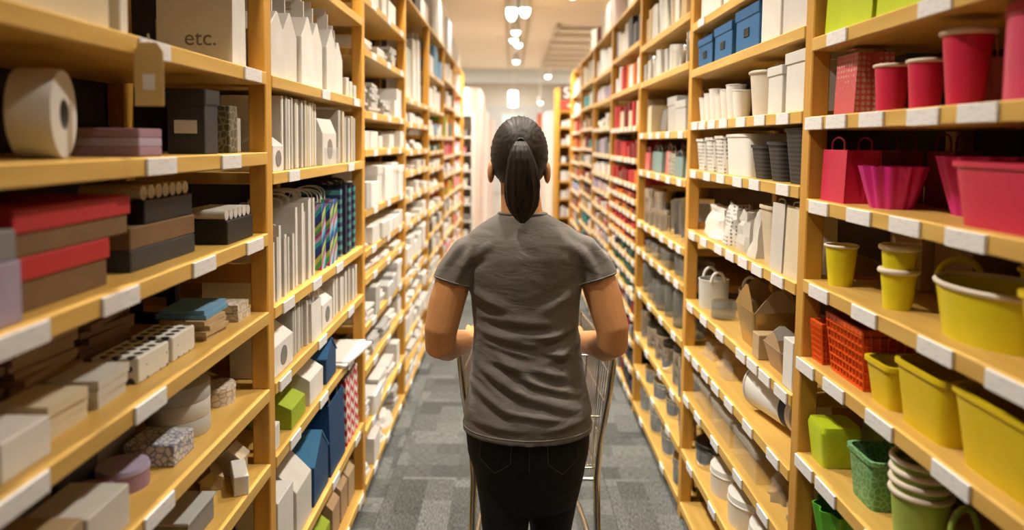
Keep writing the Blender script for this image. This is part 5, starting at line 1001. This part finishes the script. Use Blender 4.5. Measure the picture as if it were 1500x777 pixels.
for s in (-1, 1):
    P = ARM[s]; d0 = Vector(P[2][:3]); d1 = Vector(P[3][:3]); ax = (d1 - d0).normalized(); p = ring_on(d0.lerp(d1, .30) - ax * .006, ax, .074, bvh, 36, .0005)
    if len(p) > 20: child('sleeve_stitch', MB().tube(p, .0011, 5, True).mesh('sleeve_stitch', 60), STITCH, shirt)
nb = [Vector((.0295 + .0645 * math.cos(t), 1.950 + .0575 * math.sin(t), 1.3835 + .003 * -math.sin(t))) for t in [2 * PI * i / 40 for i in range(40)]]
child('neckband', MB().tube(nb, .0045, 8, True).mesh('neckband', 60), SHIRT, shirt)
# jeans
jn = MB(); jn.loft([(.130, .100, .575, .056, 1.952), (.152, .112, .66, .055, 1.95), (.168, .122, .72, .053, 1.946), (.1735, .124, .79, .051, 1.945), (.172, .117, .87, .05, 1.945), (.165, .112, .90, .05, 1.946)], 44)
for s in (-1, 1):
    lx = .057 + s * .0655; ly = 1.955 + s * .04
    jn.ell((.053 + s * .072, 1.905, .75), (.075, .066, .085), 20, 14)
    jn.tube([(lx + s * .012, 1.945, .76), (lx + s * .004, 1.95, .66), (lx, (1.95 + ly) / 2, .57), (lx, ly + .012, .46), (lx, ly - .008, .30), (lx, ly, .12), (lx, ly, .075)], [.090, .083, .072, .060, .056, .048, .050], 24)
jm = remesh(jn, .006, 6, 'jeans'); jeans = child('jeans', jm, DENIM)
jb = BVHTree.FromPolygons([v.co.copy() for v in jm.vertices], [tuple(p.vertices) for p in jm.polygons])
def seam(name, pts, r=.0016, m=None):
    out = []
    for a, b in zip(pts[:-1], pts[1:]):
        for i in range(8):
            x = a[0] + (b[0] - a[0]) * i / 8; z = a[1] + (b[1] - a[1]) * i / 8; h = jb.ray_cast(Vector((x, 1.5, z)), Vector((0, 1, 0)))
            if h[0] is not None: out.append(h[0] + Vector((0, -.0004, 0)))
    child(name, MB().tube(out, r, 5).mesh(name, 60), m or mat('jeans_stitch', (.045, .036, .03), .7), jeans)
seam('seam', [(.053, .80), (.053, .70)]); seam('pocket_seam', [(-.075, .80), (-.078, .735), (-.038, .70), (.004, .735), (.006, .80)]); seam('pocket_seam', [(.100, .80), (.102, .735), (.142, .70), (.184, .735), (.180, .80)]); seam('seam', [(-.11, .815), (.215, .815)])
for s in (-1, 1):
    lx = .057 + s * .0655; ly = 1.955 + s * .04
    so = child('shoe', remesh(MB().ell((lx, ly + .05, .035), (.043, .125, .036), 18, 12).ell((lx, ly - .02, .06), (.037, .055, .05)), .006, 3, 'shoe').copy(), mat('dark_shoe', (.02, .02, .022), .5))
# hair: cap drawn back to the tie, ponytail, face details
hp = MB(); hp.ell((0, 0, 0), (1, 1, 1), 96, 56); hc = Vector((.019, 1.953, 1.546)); knot = Vector((.021, 1.858, 1.577)); hv = []
for v in hp.v:
    d = Vector(v); p = Vector((hc.x + d.x * .0785, hc.y + d.y * .099, hc.z + d.z * .1035))
    low = 1.462 + max(0, p.y - 1.90) * .35                                       # nape line rising to the ears
    face = max(0, min(1, (p.y - 1.985) / .03)) * max(0, min(1, (1.618 - p.z) / .025))
    under = max(0, min(1, (low - p.z) / .02)); k = 1 - .16 * max(face, under)
    r = (p - knot).length; a = math.atan2(p.z - knot.z, p.x - knot.x)
    gr = .0011 * (math.sin(a * 31 + 1.3 * math.sin(a * 5)) + .6 * math.sin(a * 53 + 2)) * min(1, r / .03) * (1 if p.y < 1.97 else .3)
    p = hc + (p - hc) * (k + gr / .09)
    hv.append(p)
hm = MB(); hm.add(hv, hp.f); child('hair', hm.mesh('hair', 70), HAIR)
pt_rings = [(.008, .010, 1.5815, .021, 1.872), (.0125, .014, 1.5805, .021, 1.856), (.019, .019, 1.572, .0215, 1.840), (.026, .024, 1.557, .022, 1.833), (.0325, .028, 1.536, .0235, 1.830), (.039, .031, 1.507, .025, 1.832), (.0445, .031, 1.468, .026, 1.836), (.0435, .029, 1.435, .0265, 1.840), (.040, .026, 1.415, .027, 1.842), (.031, .022, 1.397, .0275, 1.844), (.018, .014, 1.380, .028, 1.846), (.006, .006, 1.369, .028, 1.847)]
pm = MB(); NP = 72; fine = []
for a, b in zip(pt_rings[:-1], pt_rings[1:]):
    for i in range(4): fine.append(tuple(a[j] + (b[j] - a[j]) * i / 4 for j in range(5)))
fine.append(pt_rings[-1]); pm.loft(fine, NP)
pv = []
for idx, v in enumerate(pm.v):
    ring, i = divmod(idx, NP); t = 2 * PI * i / NP; a, b, z, ox, oy = fine[min(ring, len(fine) - 1)]
    k = 1 + .045 * math.sin(t * 11 + .5 * math.sin(z * 60)) + .03 * math.sin(t * 23 + z * 25)
    pv.append((ox + (v[0] - ox) * k, oy + (v[1] - oy) * k, v[2]))
pm.v = pv; child('ponytail', pm.mesh('ponytail', 80), HAIR)
child('hair_tie', MB().tube([(.021 + .0085 * math.cos(t), 1.861, 1.579 + .0085 * math.sin(t)) for t in [2 * PI * i / 24 for i in range(24)]], .0035, 8, True).mesh('hair_tie', 60), BLACKP)
for s in (-1, 1):
    e = child('eye', MB().ell((.019 + s * .029, 2.0375, 1.546), (.0115, .008, .0062)).mesh('eye', 60), mat('eye_white', (.7, .68, .65), .3)); child('iris', MB().ell((.019 + s * .029, 2.0440, 1.546), (.0046, .0022, .0046)).mesh('iris', 60), BLACKP)
    child('eyebrow', MB().tube([(.019 + s * .014, 2.05, 1.566), (.019 + s * .032, 2.046, 1.571), (.019 + s * .05, 2.034, 1.566)], [.002, .003, .0015], 6).mesh('eyebrow', 60), HAIR)
child('lips', MB().ell((.019, 2.0555, 1.483), (.019, .0045, .006)).mesh('lips', 60), mat('lip_skin', (.42, .13, .10), .5))

# ------------------------------------------------------------------ shopping cart
cart = thing('shopping_cart', 'chrome wire shopping cart pushed down the aisle', 'shopping cart', (.085, 2.6, 0))
def cp(name, pts, r, m=CHROME, n=8, parent=None):
    base = Vector((.085, 2.6, 0)); return obj(name, MB().tube([Vector(p) for p in pts], r, n).mesh(name, 50), m, cart)
def cx(y, z):                                             # half width of the basket
    u = (y - -.38) / .86; v = (z - .50) / .42; return (.205 + .04 * v) * (1 - .24 * u)
RY, FY = -.36, .46
cp('handle', [(-.262, -.375, .965), (.262, -.375, .965)], .0125, mat('dark_grip', (.05, .05, .055), .45), 12)
for s in (-1, 1):
    cp('handle_arm', [(s * .256, -.375, .965), (s * .252, -.355, .955), (s * .246, RY + .02, .915)], .010)
    cp('frame_tube', [(s * .247, RY, .92), (s * .232, RY, .78), (s * .206, RY + .005, .62), (s * .197, RY, .50), (s * .200, RY - .02, .34), (s * .204, RY - .03, .16)], .0115, n=12)
    cp('frame_tube', [(s * .204, RY - .03, .20), (s * .19, -.1, .21), (s * .15, .38, .19), (s * .145, .43, .17)], .0105, n=10)
    cp('rim', [(s * cx(RY, .92), RY, .92), (s * cx(FY, .92), FY, .88)], .006)
    cp('lower_rail', [(s * cx(RY, .5), RY, .50), (s * cx(.36, .52), .36, .53)], .0055)
    for z in (.62, .74, .84): cp('side_rail', [(s * cx(RY, z), RY, z), (s * cx(.42, z), .42, z + .005)], .0028, n=6)
    for i in range(24):
        y = RY + .03 + i * .0335; yb = RY + .03 + i * .0305
        cp('side_wire', [(s * cx(y, .92), y, .918 - .04 * (y - RY) / .82), (s * cx(yb, .5), yb, .502 + .03 * (yb - RY) / .72)], .0023, n=6)
for i in range(15):
    x = -.185 + i * .0264; cp('floor_wire', [(x, RY, .5), (x * .8, .36, .53)], .0022, n=6)
    xt = -.22 + i * .0314; cp('front_wire', [(xt * .80, FY, .88), (x * .80, .36, .53)], .0022, n=6)
for i in range(9): y = RY + i * .09; cp('floor_rail', [(-cx(y, .5), y, .498 + .03 * i / 8), (cx(y, .5), y, .498 + .03 * i / 8)], .003 if i else .006, n=6)
for z in (.62, .74): cp('front_rail', [(-cx(FY, z) * .99, .36 + .1 * (z - .53) / .35, z), (cx(FY, z) * .99, .36 + .1 * (z - .53) / .35, z)], .003, n=6)
cp('front_rim', [(-cx(FY, .92), FY, .88), (cx(FY, .92), FY, .88)], .006)
for i in range(11): x = -.2 + i * .04; cp('gate_wire', [(x, RY + .012, .90), (x * .93, RY + .03, .53)], .0022, n=6)
for z in (.90, .70, .53): cp('gate_rail', [(-.205, RY + .012, z), (.205, RY + .012, z)], .0035, n=6)
cp('seat_loop', [(.112, -.20, .90), (.112, -.21, 1.0), (.118, -.21, 1.012), (.148, -.21, 1.012), (.154, -.21, 1.0), (.154, -.20, .90)], .004, n=8)
cp('seat_rail', [(-.21, -.2, .90), (.21, -.2, .90)], .004, n=8)
cp('cross_tube', [(-.204, RY - .03, .20), (.204, RY - .03, .20)], .009); cp('cross_tube', [(-.146, .42, .18), (.146, .42, .18)], .009)
whl = MB().tube([(-.014, 0, 0), (-.012, 0, 0), (.012, 0, 0), (.014, 0, 0)], [.03, .055, .055, .03], 24).mesh('wheel', 50); frk = MB().box(-.02, -.016, -.02, .02, -.01, .07).box(.016, .02, -.02, .02, -.01, .07).box(-.02, .02, -.02, .02, .07, .082).tube([(0, 0, .08), (0, 0, .115)], .012, 10).mesh('caster_fork')
for x, y in ((-.204, RY - .03), (.204, RY - .03), (-.146, .42), (.146, .42)):
    f_ = obj('caster', frk, CHROME, cart, (x, y, .055)); obj('wheel', whl, mat('grey_rubber', (.08, .08, .08), .6), f_)
